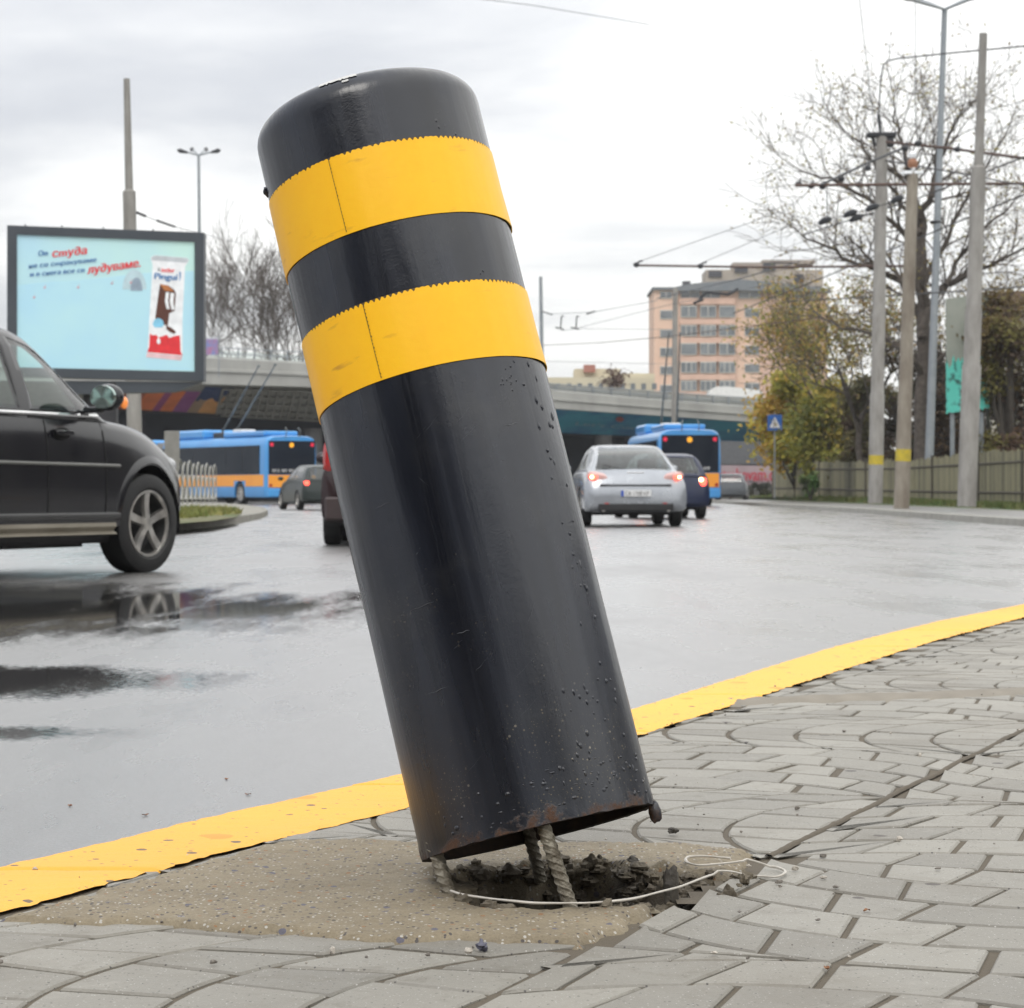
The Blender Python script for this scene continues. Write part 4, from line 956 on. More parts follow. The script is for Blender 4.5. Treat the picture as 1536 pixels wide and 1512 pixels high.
for s in (1, -1):
    t = lens(sil, 'tail_light', M('tail_lens_pale', (.62, .36, .33), .15, coat=.6), s*.62, .845, .22, .085, -2.26, tilt=s*.22, rx=.03)
    lens(t, 'lamp', red_on, s*.72, .85, .075, .055, -2.30, rx=.02); lens(t, 'bulb', hot, s*.75, .852, .030, .028, -2.325, rx=.015)
    lens(sil, 'rear_reflector', red_off, s*.50, .40, .11, .035, -2.345, rx=.02)
b = MB(); b.box((-2.335, 0, .335), (.08, 1.30, .13), bev=.03); b.build('rear_valance', blackp, sil)
b = MB(); b.prism([(-2.34, -.62, .70), (-2.34, .62, .70), (-2.31, .60, .72), (-2.31, -.60, .72)], (0, 0, .012)); b.build('boot_gap', blackp, sil)
plate_txt(sil, 'CA 1708 KP', -2.375, .575)
for s in (1, -1):
    b = MB(); b.cyl((-2.37, s*.56, .29), (-2.2, s*.56, .29), .028, 14); b.build('exhaust_pipe', alloy, sil)
b = MB(); b.tube([(-1.93, .1, .99), (-1.86, .32, 1.02), (-1.80, .52, 1.07)], .012, 6); b.build('rear_wiper', blackp, sil)
b = MB(); b.box((-2.215, 0, .925), (.03, .30, .03), bev=.008); b.build('boot_handle', chrome, sil)
# blue hatchback beyond it
bluep = M('dark_blue_paint', (.003, .009, .036), .3, col2=(.005, .013, .05), scale=3, coat=.15)
p = W(996, 778, 54.5)
blu, _ = small_car('hatch', 'car', 'dark blue hatchback with one bright brake light beyond the silver saloon', (p.x, p.y+2.0, 0), R(95), bluep)
for s in (1, -1):
    t = lens(blu, 'tail_light', red_on, s*.70, .80, .10, .12, -1.97, rx=.04)
    lens(t, 'bulb', hot, s*.66, .86, .045, .045, -2.01, rx=.02)
plate_txt(blu, 'CB 5290', -2.03, .55)
# red car half behind the bollard
redp = M('dark_red_paint', (.014, .005, .006), .25, col2=(.02, .006, .007), scale=3, coat=.2)
p = W(592, 820, 27.6)
rdc, _ = small_car('hatch', 'car', 'very dark red hatchback mostly hidden behind the bollard', (p.x, p.y+1.9, .0), R(91), redp)
for s in (1, -1):
    lens(rdc, 'tail_light', red_off, s*.76, .98, .075, .20, -1.95, rx=.04); lens(rdc, 'reflector', red_off, s*.70, .52, .07, .06, -1.99, rx=.02)
b = MB(); b.box((-2.0, 0, .42), (.10, 1.62, .26), bev=.05); b.build('rear_bumper', M('dark_bumper', (.05, .035, .035), .4), rdc)
plate_txt(rdc, 'C 8124 HT', -2.06, .50)
# dark estate turning off at the left
grn = M('dark_green_paint', (.008, .017, .016), .3, col2=(.012, .02, .018), scale=3, coat=.1)
p = W(471, 764, 81)
dkc, _ = small_car('hatch', 'car', 'dark green hatchback turning away between the blue bus and the traffic island', (p.x, p.y, 0), R(108), grn)
for s in (1, -1): lens(dkc, 'tail_light', red_on, s*.70, .86, .10, .09, -1.97, rx=.04)
# parked one at the far pavement
gyc, _ = small_car('hatch', 'car', 'small grey hatchback parked far off beside the far wall', (W(1103, 748, 132).x, 134, .1), R(82), M('grey_paint', (.09, .10, .11), .3, coat=.2))

# --- trolleybuses
busblue = M('bus_blue', (.055, .27, .62), .3, col2=(.07, .33, .70), scale=.8, coat=.4)
busora = M('bus_orange', (.85, .32, .03), .35, col2=(.9, .38, .05), scale=1)
busdark = M('bus_window', (.010, .014, .022), .08, col2=(.014, .018, .028), scale=.6, spec=.08)
pole_g = M('trolley_pole', (.20, .22, .22), .5, metal=.5)
def trolleybus(label, loc, hd, L=11.5, booms=None, rear_tag=True):
    r = thing('trolleybus', label, 'bus', loc, hd, 'blue and orange trolleybuses')
    hw = 1.27
    def sec(z): return hw-(.10*sm((z-2.55)/.55))
    b = MB(); ring = [(0, .32), (hw-.04, .32), (hw, .40), (hw, .80), (hw, 1.35), (hw, 2.0), (hw-.02, 2.62), (hw-.06, 2.82), (hw-.16, 2.98), (hw-.36, 3.06), (0, 3.10)]
    rows = []
    xs = [-.22, -.12, -.02, .12]+frange(.5, L-.5, 20)+[L-.1, L]
    for x in xs:
        k = 1-(.06 if x < -.2 else .02 if x < -.1 else 0); rows.append([Vector((x, y*k, z if z < 2.9 else z-(1-k)*.6)) for y, z in ring]+[Vector((x, -y*k, z if z < 2.9 else z-(1-k)*.6)) for y, z in reversed(ring[1:-1])])
    n = len(rows[0]); b.add([p for q in rows for p in q], [(i*n+j, i*n+(j+1) % n, (i+1)*n+(j+1) % n, (i+1)*n+j) for i in range(len(rows)-1) for j in range(n)]+[tuple(range(n)), tuple(reversed(range((len(rows)-1)*n, len(rows)*n)))])
    body = b.build('body', busblue, r)
    cut = []
    for x in (2.6, L-2.7):
        c = MB(); c.cyl((x, -3, .48), (x, 3, .48), .58, 32); cut.append(c.build('cutter', blackp, r))
    bpy.context.view_layer.update(); boolean(body, cut); smoothed(body.data, 35)
    for x in (2.6, L-2.7):
        for s in (1, -1): wheel(r, (x, s*1.10, .48), .48, .30, s, spokes=8)
    b = MB(); b.box((L/2, 0, .6), (L-.6, 1.7, .6)); b.build('chassis', blackp, r)
    for s in (1, -1):
        y = s*(hw+.006)
        b = MB(); b.box((L/2+.2, y, 2.0), (L-.5, .02, 1.30), bev=.01); b.build('window_band', busdark, r)
        for k in range(6):
            x = .35+(L-.7)*k/6; b = MB(); b.box((x+(L-.7)/12+.1, s*(hw+.018), 2.0), ((L-.7)/6-.14, .008, 1.12)); b.build('side_window', M('bus_pane', (.010, .016, .026), .2, col2=(.02, .026, .036), scale=.5, spec=.08), r)
        b = MB(); b.box((3.2+(L-3.4)/2, y, 1.07), (L-3.4, .02, .52), bev=.006); b.box((1.0, y, 1.07), (1.9, .02, .52), bev=.006); b.box((2.58, y, 1.20), (1.24, .02, .26), bev=.006); b.build('orange_stripe', busora, r)
    b = MB(); b.box((-.225, 0, 2.10), (.03, 2.30, 1.50), bev=.02); rw = b.build('rear_window', busdark, r)
    b = MB(); b.box((-.235, 0, 1.04), (.03, 2.34, .56), bev=.01); b.build('orange_panel', busora, r)
    b = MB(); b.box((-.25, 0, .52), (.10, 2.44, .34), bev=.04); b.build('rear_bumper', busblue, r)
    for s in (1, -1):
        b = MB(); b.cyl((-.25, s*1.00, 2.68), (-.215, s*1.00, 2.68), .085, 16); b.build('marker_light', M('bus_marker', (.7, .02, .06), .3, emit=.35), r)
        b = MB(); b.cyl((-.27, s*1.06, .86), (-.245, s*1.06, .86), .07, 14); b.build('tail_light', red_off, r)
    b = MB(); b.cyl((-.25, .02, 2.66), (-.215, .02, 2.66), .11, 16); b.build('number_display', M('bus_amber', (.9, .40, .02), .4, emit=.5), r)
    b = MB(); put_text(b, '202 80 80 00 08', (-.243, 1.0, 1.46), (0, -1, 0), (0, 0, 1), .13, 1.8); b.build('rear_lettering', M('bus_white', (.7, .7, .7), .5), rw)
    b = MB(); b.box((9.2, 0, 3.28), (3.6, 1.9, .42), bev=.10); b.box((2.9, .1, 3.20), (4.4, 1.7, .22), bev=.08); b.build('roof_box', busblue, r)
    b = MB(); b.box((4.4, .2, 3.34), (.9, .8, .22), bev=.05); b.build('air_unit', M('bus_white', (.7, .7, .7), .5), r)
    b = MB(); b.box((6.3, 0, 3.2), (1.3, 1.3, .28), bev=.05); b.build('pole_base', blackp, r)
    for (y0, tip) in zip((.34, -.34), booms):
        b = MB(); a = Vector((6.6, y0, 3.34)); t = Vector(tip); b.tube([a, a.lerp(t, .25), a.lerp(t, .6), t], [.05, .045, .035, .028], 8)
        b.ball(a.lerp(t, .2), .07, rough=0); b.box(t, (.22, .08, .10), bev=.02); b.build('trolley_boom', pole_g, r)
    b = MB(); b.tube([(-.27, .34, 3.0), (-.4, .34, 3.3), (-.2, .3, 3.45)], .02, 6); b.tube([(-.27, -.34, 3.0), (-.4, -.34, 3.3), (-.2, -.3, 3.45)], .02, 6); b.build('rope_guide', pole_g, r)
    return r
HB = R(121); c0 = W(396, 755, 110)
# rear left corner of the bus stands at c0
dx, dy = rot2(0, 1.27, HB); lb = Vector((c0.x-dx, c0.y-dy, 0))
def bus_local(pt, loc, hd): 
    q = Vector(pt)-Vector(loc); x, y = rot2(q.x, q.y, -hd); return (x, y, q.z)
tipsL = [bus_local(W(388, 549, 112.5), lb, HB), bus_local(W(413, 547, 111.5), lb, HB)]
bus1 = trolleybus('blue and orange trolleybus turning left, its poles down under the overpass', lb, HB, 11.5, tipsL)
# its front half, joined by the grey bellows
b = MB(); rows = []
for i in range(25):
    x = 11.5+i*.05; k = 1.0 if i % 2 else .96
    rows.append([Vector((x, y*k, 1.6+(z-1.6)*k)) for y, z in ((-1.2, .5), (-1.2, 2.7), (-1.0, 2.95), (1.0, 2.95), (1.2, 2.7), (1.2, .5), (-1.2, .5))])
b.grid(rows); b.build('bellows', M('bellows_grey', (.2, .2, .2), .8), bus1)
b = MB(); b.box((16.2, 0, 1.72), (7.0, 2.54, 2.76), bev=.12); b.build('front_section', busblue, bus1)
b = MB()
for s in (1, -1): b.box((16.2, s*1.275, 2.0), (6.6, .02, 1.3), bev=.01)
b.build('window_band', busdark, bus1)
b = MB()
for s in (1, -1): b.box((16.2, s*1.277, 1.07), (6.6, .02, .52), bev=.01)
b.build('orange_stripe', busora, bus1)
for s in (1, -1): wheel(bus1, (17.2, s*1.13, .48), .48, .30, s, spokes=8)
HB2 = R(93.5); c1 = W(1034, 757, 99); lb2 = Vector((c1.x, c1.y, 0))
tipsR = [bus_local(W(1003, 500, 104), lb2, HB2), bus_local(W(1020, 500, 104), lb2, HB2)]
bus2 = trolleybus('blue and orange trolleybus driving straight away beyond the silver saloon', lb2, HB2, 11.5, tipsR)
# ------------------------------------------------------------ far right: pavement, verge, fence
greyc = M('old_concrete', (.27, .265, .25), .8, col2=(.19, .185, .17), scale=3, bump=.2, bscale=30)
kp = [(1900, 822, 0), (1700, 804, 0), (1536, 790, 0), (1400, 779, 0), (1300, 770.5, 0), (1200, 763.5, 0), (1120, 758, 0), (1060, 753.5, 0), (1000, 750, 0)]
kpts = [G(px, py) for px, py, _ in kp]
b = MB(); b2 = MB(); b3 = MB()
def offp(pts, d):
    out = []
    for i, p in enumerate(pts):
        t = (pts[min(i+1, len(pts)-1)]-pts[max(i-1, 0)]).normalized(); out.append(p+Vector((t.y, -t.x, 0))*d)
    return out
k0, k1, k2, k3 = kpts, offp(kpts, .18), offp(kpts, 3.2), None
b.grid([[p for p in k0], [Vector((p.x, p.y, .13)) for p in offp(kpts, .02)], [Vector((p.x, p.y, .14)) for p in k1], [Vector((p.x, p.y, .0)) for p in k1]])
tag(b.build('far_kerb', M('far_kerb_stone', (.33, .32, .29), .7, col2=(.24, .23, .2), scale=2)), kind='structure')
b2.grid([[Vector((p.x, p.y, .125)) for p in k1], [Vector((p.x, p.y, .125)) for p in k2]])
tag(b2.build('far_pavement', M('wet_far_pavement', (.22, .215, .205), .35, col2=(.15, .145, .14), scale=1)), kind='structure')
fpx = [(1160, 745, 126, 693), (1230, 747, 110, 693), (1300, 750, 97, 692), (1360, 752, 90, 690), (1400, 755, 85, 686), (1470, 758, 77, 681), (1536, 761, 71, 675), (1640, 765, 62, 664)]
fb = [W(a, c, Y) for a, c, Y, t in fpx]; ft = [W(a, t, Y) for a, c, Y, t in fpx]
vg = M('verge_grass', (.035, .07, .015), .9, col2=(.10, .085, .04), scale=1.2, cut=(.42, .62))
def back_of(p): return min(k2, key=lambda q: (q-p).length)
def k2_at(i):
    return k2[max(0, min(len(k2)-1, i))]
nn = len(fb); vlow = []
for i, p in enumerate(fb):
    j = (nn-1-i)/(nn-1)*(len(k2)-2)+.6; a = int(j); q = k2[a].lerp(k2[min(a+1, len(k2)-1)], j-a); vlow.append(Vector((q.x, q.y, .12)))
b = MB(); b.grid([vlow, [v.lerp(f, .5)+Vector((0, 0, .02)) for v, f in zip(vlow, fb)], fb, [f+Vector((4, 10, .4)) for f in fb], [f+Vector((14, 40, 1.2)) for f in fb], [f+Vector((40, 90, 1.5)) for f in fb]])
tag(b.build('verge', vg), kind='structure')
rg = random.Random(4); b = MB()
for i in range(9000):
    j = rg.random()*(nn-1.001); a = int(j); p = vlow[a].lerp(vlow[a+1], j-a).lerp(fb[a].lerp(fb[a+1], j-a), rg.uniform(.25, 1)); h = rg.uniform(.05, .22); an = rg.random()*6.28; w_ = .03
    b.quad(p+Vector((w_*math.cos(an), w_*math.sin(an), 0)), p-Vector((w_*math.cos(an), w_*math.sin(an), 0)), p+Vector((rg.gauss(0, .05), rg.gauss(0, .05), h)))
tag(b.build('grass', M('grass_blades', (.05, .11, .02), .8, col2=(.14, .12, .04), scale=.6), fix=False), 'short green grass along the foot of the wooden fence', 'grass', kind='stuff')
fen = thing('fence', 'long weathered fence of upright wooden boards behind the concrete poles', 'fence', fb[0])
b = MB(fb[0]); b2 = MB(fb[0]); tv = []
for i in range(nn-1):
    L = (fb[i+1]-fb[i]).length; d = (fb[i+1]-fb[i]).normalized(); n = int(L/.16)
    for k in range(n):
        t = (k+.5)/n; p = fb[i].lerp(fb[i+1], t); q = ft[i].lerp(ft[i+1], t); h = q.z-p.z+rg.uniform(-.05, .05)+.12*noise.noise(Vector((p.x*.8, p.y*.3, 0)))
        if rg.random() < .03: continue
        k0_ = len(b.v); b.box((p.x, p.y, p.z+h/2), (L/n*.90, .025, h), rz=math.atan2(d.y, d.x), ry=rg.gauss(0, .012)); tv += [rg.random()*1.3+.3+1.6*noise.noise(Vector((p.x*.35, p.y*.35, 4)))]*(len(b.v)-k0_)
    for zf in (.25, .8):
        a, c = fb[i].lerp(ft[i], zf)+Vector((0, .06, 0)), fb[i+1].lerp(ft[i+1], zf)+Vector((0, .06, 0)); b2.tube([a, c], .05, 4)
    b2.box((fb[i].x, fb[i].y+.1, fb[i].z+.8), (.12, .12, 1.7))
fm = attr_mat('fence_boards', (.035, .034, .022), (.27, .25, .15), .85)
o = b.build('boards', [fm], fen); tones(o, tv)
b2.build('rails', M('fence_rail', (.07, .06, .045), .9), fen)

# ------------------------------------------------------------ traffic island at the left
ipx = [(-200, 812), (100, 806), (255, 797), (310, 792), (360, 785), (392, 778), (402, 773), (396, 768), (370, 763), (330, 760), (250, 758), (0, 757), (-200, 757)]
ip_ = [G(*p) for p in ipx]; ic = Vector((-9.5, 55, 0))
b = MB(); top1 = [Vector((p.x, p.y, .13)) for p in ip_]; ins = [p.lerp(Vector((ic.x, p.y, .13)), .03)+Vector((0, 0, .0)) for p in top1]
n = len(ip_)
for i in range(n):
    j = (i+1) % n; b.quad(ip_[i], ip_[j], top1[j], top1[i]); b.quad(top1[i], top1[j], ins[j]+Vector((0, 0, .01)), ins[i]+Vector((0, 0, .01)))
b.quad(*[p+Vector((0, 0, .004)) for p in ins])
tag(b.build('traffic_island', M('island_kerb', (.26, .25, .22), .7, col2=(.17, .16, .13), scale=1.5)), kind='structure')
gi = [G(*p, .14) for p in [(-150, 800), (100, 795), (258, 788), (320, 783), (355, 777), (362, 771), (340, 766), (250, 765), (0, 764)]]
b = MB(); b.quad(*[p+Vector((0, 0, .02)) for p in gi]); im = M('island_earth', (.16, .13, .075), .9, col2=(.07, .10, .03), scale=.9, cut=(.42, .58))
tag(b.build('island_turf', im), kind='structure')
b = MB()
for i in range(9000):
    x, y = rg.uniform(-10, -5.4), rg.uniform(38, 66); p = Vector((x, y, .16))
    if not inside(p, gi): continue
    h = rg.uniform(.03, .16); an = rg.random()*6.28
    b.quad(p+Vector((.03*math.cos(an), .03*math.sin(an), 0)), p-Vector((.03*math.cos(an), .03*math.sin(an), 0)), p+Vector((rg.gauss(0, .04), rg.gauss(0, .04), h)))
tag(b.build('island_grass', M('island_grass_m', (.09, .14, .02), .8, col2=(.28, .24, .08), scale=.5), fix=False), 'patchy yellow green grass on the traffic island at the left', 'grass', kind='stuff')
# white hooped wire fence on it
whp = M('white_wire', (.40, .40, .38), .5, col2=(.25, .24, .2))
a = W(262, 757, 52); c = W(322, 755, 62); hf = thing('hoop_fence', 'white painted fence of overlapping wire hoops on the traffic island', 'fence', a)
b = MB(a); L = (c-a).length; nn_ = 9
for k in range(-4, nn_+1):
    t = k/nn_; m_ = a.lerp(c, t); d = (c-a).normalized(); hw = L/nn_*.85; h = .92+.05*(k % 2)
    pth = [m_-d*hw*.5+Vector((0, 0, 0))]+[m_-d*(hw*.5*math.cos(q))+Vector((0, 0, h-.28+.28*math.sin(q))) for q in frange(0, math.pi, 10)]+[m_+d*hw*.5]
    b.tube(pth, .014, 6)
    b.tube([m_+d*hw*(.42*math.cos(q))+Vector((0, .02, .38+.26*math.sin(q))) for q in frange(0, 2*math.pi, 14)], .016, 5)
b.tube([a-(c-a)*4/9+Vector((0, 0, .12)), c+Vector((0, 0, .12))], .02, 6); b.build('hoops', whp, hf, smooth=True)
# grey sign board seen from behind beside it
p = W(258, 790, 45); sb = thing('sign_board', 'grey back of a small upright board beside the hooped fence', 'sign', (p.x, p.y, .13))
b = MB(); b.box((0, 0, 1.22), (.28, .03, .72), bev=.01); b.build('panel', greyc, sb); b = MB(); b.cyl((0, .03, 0), (0, .03, 1.5), .03, 8); b.build('post', M('galv', (.3, .31, .32), .45, metal=.6), sb)

# ------------------------------------------------------------ the billboard
BY0, BY1 = 45.0, 46.6
def bplane(px, py, out_=0.0):
    """point of the billboard's face in the direction of that pixel"""
    xl, xr = (10-768)/F*BY0, (305-768)/F*BY1; dx, dy = xr-xl, BY1-BY0
    t = ((px-768)/F*BY0-xl)/(dx-(px-768)/F*dy); Y = BY0+t*dy; p = W(px, py, Y); n = Vector((dy, -dx, 0)).normalized()
    return p+n*(out_ if n.y < 0 else -out_)
root = bplane(157, 600); root.z = 0
bill = thing('billboard', 'large dark framed billboard with a pale blue chocolate bar advert', 'billboard', root)
fr_m = M('billboard_frame', (.045, .055, .068), .45, col2=(.06, .07, .085), scale=1)
corners = [(10, 338), (305, 349), (305, 572), (10, 565)]; innerc = [(25, 352), (292, 363), (292, 557.5), (25, 551)]
b = MB(root)
back = Vector((.0, .35, 0))
O4 = [bplane(*c, .03) for c in corners]; I4 = [bplane(*c, .03) for c in innerc]; I4b = [bplane(*c, -.02) for c in innerc]; B4 = [p+back for p in O4]
for i in range(4):
    j = (i+1) % 4; b.quad(O4[i], O4[j], I4[j], I4[i]); b.quad(I4[i], I4[j], I4b[j], I4b[i]); b.quad(O4[i], O4[j], B4[j], B4[i])
b.quad(*B4); b.build('frame', fr_m, bill)
b = MB(root); P4 = [bplane(*c, .02) for c in ((112, 572), (305, 573), (296, 585), (215, 600))]; b.prism([bplane(95, 571, -.02), bplane(303, 573, -.02), bplane(270, 586, -.02), bplane(262, 588, -.02), bplane(95, 592, -.02)], (0, .3, 0)); b.build('lower_housing', fr_m, bill)
b = MB(root); q = bplane(160, 600, -.1); b.box((q.x-.1, q.y+.1, 1.3), (.62, .3, 2.7), bev=.03); b.build('leg', M('dark_leg', (.03, .03, .035), .6), bill)
post_c = M('pale_post', (.30, .28, .24), .8, col2=(.2, .185, .16), scale=2)
for xx in (40, 95, 157, 232):
    b = MB(root); q = bplane(xx, 340+(xx-10)*.037, -.1); b.cyl(q, q+Vector((0, 0, .07)), .012, 6); b.build('top_pin', fr_m, bill)
def flat(name, px_poly, mat, lvl, parent):
    b = MB(root); b.quad(*[bplane(x, y, .000+lvl*.003) for x, y in px_poly]); return b.build(name, mat, parent)
art_m = bpy.data.materials.new('poster_print'); art_m.use_nodes = True; nt = art_m.node_tree; bs = nt.nodes['Principled BSDF']
tc = N(nt, 'ShaderNodeTexCoord'); sp = N(nt, 'ShaderNodeSeparateXYZ'); nt.links.new(tc.outputs['Object'], sp.inputs[0])
n1 = N(nt, 'ShaderNodeTexNoise', Scale=.9, Detail=3.0); nt.links.new(tc.outputs['Object'], n1.inputs['Vector'])
k = mth(nt, 'ADD', mth(nt, 'MULTIPLY', sp.outputs[0], .22), mth(nt, 'ADD', mth(nt, 'MULTIPLY', n1.outputs[0], .8), -.05), clamp=True)
mx = N(nt, 'ShaderNodeMix', data_type='RGBA'); nt.links.new(k, mx.inputs[0]); mx.inputs[6].default_value = (.38, .60, .70, 1); mx.inputs[7].default_value = (.50, .72, .60, 1)
nt.links.new(mx.outputs[2], bs.inputs['Base Color']); bs.inputs['Roughness'].default_value = .25
nt.links.new(mx.outputs[2], bs.inputs['Emission Color']); bs.inputs['Emission Strength'].default_value = .22      # a faint glow of its own put into the print
poster = flat('poster', [innerc[0], innerc[1], innerc[2], innerc[3]], art_m, -5, bill)
pwhite = M('print_white', (.80, .82, .84), .4, emit=.18); pred = M('print_red', (.75, .03, .04), .4, emit=.1); pblue = M('print_blue', (.05, .16, .42), .4); pbrown = M('print_brown', (.11, .035, .02), .4)  # some inks get a faint glow like the poster
pink = M('print_pink', (.85, .35, .40), .4); plb = M('print_light_blue', (.25, .6, .82), .4, emit=.1); pgrey = M('print_pale', (.50, .66, .72), .4, emit=.1); pcar = M('print_caramel', (.55, .20, .06), .4); pshade = M('print_snow_blue', (.28, .52, .78), .4, emit=.08)
# snow horizon and an igloo far back in the picture
flat('printed_snow', [(25.5, 428), (60, 424), (110, 421), (160, 416), (200, 411), (240, 408), (291, 406), (291.5, 556.5), (25.5, 550.5)], M('print_snow', (.42, .66, .72), .4, col2=(.36, .60, .74), scale=.7, emit=.2), -4, bill)
ig = [(192+18*math.cos(t)*1.0+10, 434-30*math.sin(t)) for t in frange(0, math.pi, 12)]
flat('printed_igloo', ig, pgrey, -3, bill); flat('printed_igloo_door', [(201+9*math.cos(t)+4, 436-20*math.sin(t)) for t in frange(0, math.pi, 10)], M('print_grey_blue', (.33, .42, .52), .4), -2, bill)
# the bar in its wrapper
pk = flat('printed_pack', [(226, 386), (232, 382.5), (280, 386.5), (284, 390), (278, 400), (274, 480), (274, 530), (271, 541), (219, 536), (222, 524), (224, 480), (229, 398)], pwhite, -3, bill)
flat('pack_red_wave', [(225, 500), (229, 503), (234, 502), (238, 506), (245, 504), (250, 502), (254, 507), (262, 504), (270, 503), (271, 527), (274, 533), (221, 528), (224, 520)], pred, -2, bill)
flat('pack_pink_foot', [(221, 529), (274, 534), (271.5, 540.5), (219.5, 535.5)], M('print_pale_pink', (.80, .55, .58), .4, emit=.1), -2, bill)
flat('pack_top_seal', [(227, 386.5), (232, 383), (280, 387), (283.5, 390), (280, 394), (228, 390)], M('print_silver', (.60, .64, .68), .3), -2, bill)
b = MB(root)
def drop(cx, cy, r): return [bplane(cx+r*.7*math.cos(t), cy+r*math.sin(t)-(r*.8 if abs(t-1.5*math.pi) < .3 else 0), .0) for t in frange(0, 2*math.pi*.95, 14)]
b.quad(*[p for p in drop(238, 512, 4.2)]); b.build('pack_drop', pwhite, bill)
flat('printed_bar', [(240, 426), (233, 476), (236, 486), (252, 488), (254, 470), (262, 466), (264, 440), (261, 434), (252, 428)], pbrown, -1.5, bill)
flat('bar_top', [(240, 426), (252, 428), (261, 437), (247, 436)], pcar, -1, bill)
flat('bar_cream_left', [(249, 438), (254, 438.5), (252, 450), (254.5, 464), (250, 463), (247.5, 452)], pwhite, -1, bill); flat('bar_cream_right', [(256, 439), (261.5, 440), (260, 452), (262, 464), (257.5, 465), (254.5, 452)], pwhite, -1, bill)
flat('bar_piece', [(249, 488), (256, 491), (264, 497), (262, 501), (255, 498), (250, 494)], pbrown, -1, bill)
flat('milk_splash', [(229, 486), (232, 479), (238, 477), (244, 480), (246, 487), (243, 491), (232, 491)], plb, -1, bill)
b = MB(root); put_text(b, 'K', bplane(237.2, 407.5), bplane(250, 408)-bplane(240, 407.5), (0, 0, 1), .085, .06); b.build('maker_initial', M('print_black', (.02, .02, .02), .4), bill)
b = MB(root); put_text(b, 'inder', bplane(242.5, 407.8), bplane(250, 408)-bplane(240, 407.5), (0, 0, 1), .085, .25, ex_bold=.008); b.build('maker_name', pred, bill)
b = MB(root); put_text(b, 'Pinguí', bplane(231, 418), bplane(250, 419.3)-bplane(230, 418), (0, 0, 1), .12, .45, slant=.12, ex_bold=.012); b.build('bar_name', M('print_mid_blue', (.03, .20, .50), .4), bill)
flat('bar_accent', [(269, 407), (271.3, 409), (271.3, 416), (269, 423), (269.6, 415)], M('print_mid_blue', (0, 0, 0), .4), -1, bill)
def line(t, x, y, x2, h, mat, dy=None, bold=.008, sl=.1):
    a = bplane(x, y); c = bplane(x2, y+(dy or 0)); b = MB(root); put_text(b, t, a, c-a, (0, 0, 1), h, (c-a).length, slant=sl, ex_bold=bold); b.build('slogan', mat, bill)
line('Om', 57, 384, 71, .105, pblue, -1); line('сmу∂а', 78, 386, 129, .15, pred, -5, .014)
line('не се сmраxуваме', 43, 402.5, 144, .085, pblue, -10)
line('и в снега все си', 45, 415, 126, .085, pblue, -7); line('лу∂уваме.', 131, 411, 210, .155, pred, -11, .014)
nt_ = [(67, 431, 65), (51, 446, 50), (117, 431, 118), (168, 425, 167), (196, 424, 196)]
b = MB(root)
for x, y, _ in nt_: b.quad(*[bplane(x+1.6*math.cos(t), y+1.3*math.sin(t)) for t in frange(0, 5.9, 9)]); b.quad(bplane(x+1.2, y), bplane(x+1.6, y), bplane(x+1.6, y-5), bplane(x+1.2, y-5))
b.build('printed_notes', pink, bill)

# ------------------------------------------------------------ poles and lamps
concr = M('pole_concrete', (.30, .29, .27), .8, col2=(.19, .18, .165), scale=4, bump=.2, bscale=40, stretch=(1, 1, .3))
galv = M('galvanised_steel', (.25, .28, .30), .5, metal=.5, col2=(.32, .34, .36), scale=3)
rusty = M('rusty_iron', (.05, .035, .03), .7, col2=(.12, .06, .04), scale=20); darkm = M('dark_fitting', (.02, .022, .028), .5); ybn = M('yellow_mark', (.55, .42, .03), .6, col2=(.4, .32, .04), scale=8)
def pole(name, label, cat, base, top, Y, r0, r1, mat, steps=None, mark=None, group=None, n=16):
    a, c = W(*base, Y), W(*top, Y); t = thing(name, label, cat, a, 0, group); b = MB(a)
    if steps:
        prev = a
        pts_ = [a]; rr = [r0]
        for fr, r in steps: pts_ += [a.lerp(c, fr-.004), a.lerp(c, fr)]; rr += [rr[-1], r]
        pts_ += [c]; rr += [r1]; b.tube(pts_, rr, n)
    else: b.tube([a, a.lerp(c, .5), c], [r0, (r0+r1)/2, r1], n)
    b.build('shaft', mat, t, smooth=True)
    if mark:
        f0 = (base[1]-mark[1])/(base[1]-top[1]); f1 = (base[1]-mark[0])/(base[1]-top[1]); b = MB(a); rr = lerp(r0, r1, (f0+f1)/2)+.006
        b.tube([a.lerp(c, f0), a.lerp(c, f1)], rr, n); b.build('yellow_mark', ybn, t, smooth=True)
    return t, a, c
PA = pole('concrete_pole', 'leftmost of the three concrete poles with a yellow mark, dark bracket on top', 'pole', (1313, 755), (1323, 205), 80, .24, .19, concr, steps=[(.30, .215), (.62, .2)], mark=(683, 697), group='concrete poles with yellow marks')
PB = pole('concrete_pole', 'middle of the three marked concrete poles, rusty with an orange cap light', 'pole', (1352, 765), (1369, 258), 68, .22, .155, M('brown_concrete', (.30, .27, .22), .8, col2=(.17, .14, .11), scale=3, stretch=(1, 1, .3)), mark=(674, 692), group='concrete poles with yellow marks')
PD = pole('concrete_pole', 'rightmost and thickest concrete pole with a yellow mark, stepped near its top', 'pole', (1450, 760), (1475, 50), 64, .25, .105, concr, steps=[(.30, .22), (.42, .20), (.72, .125)], mark=(674, 692), group='concrete poles with yellow marks')
PC = pole('street_lamp', 'tall thin grey lamp post rising out of the top right of the picture', 'street lamp', (1392, 742), (1417, 14), 90, .17, .10, galv)
b = MB(PC[1]); c = PC[2]; lamps = []
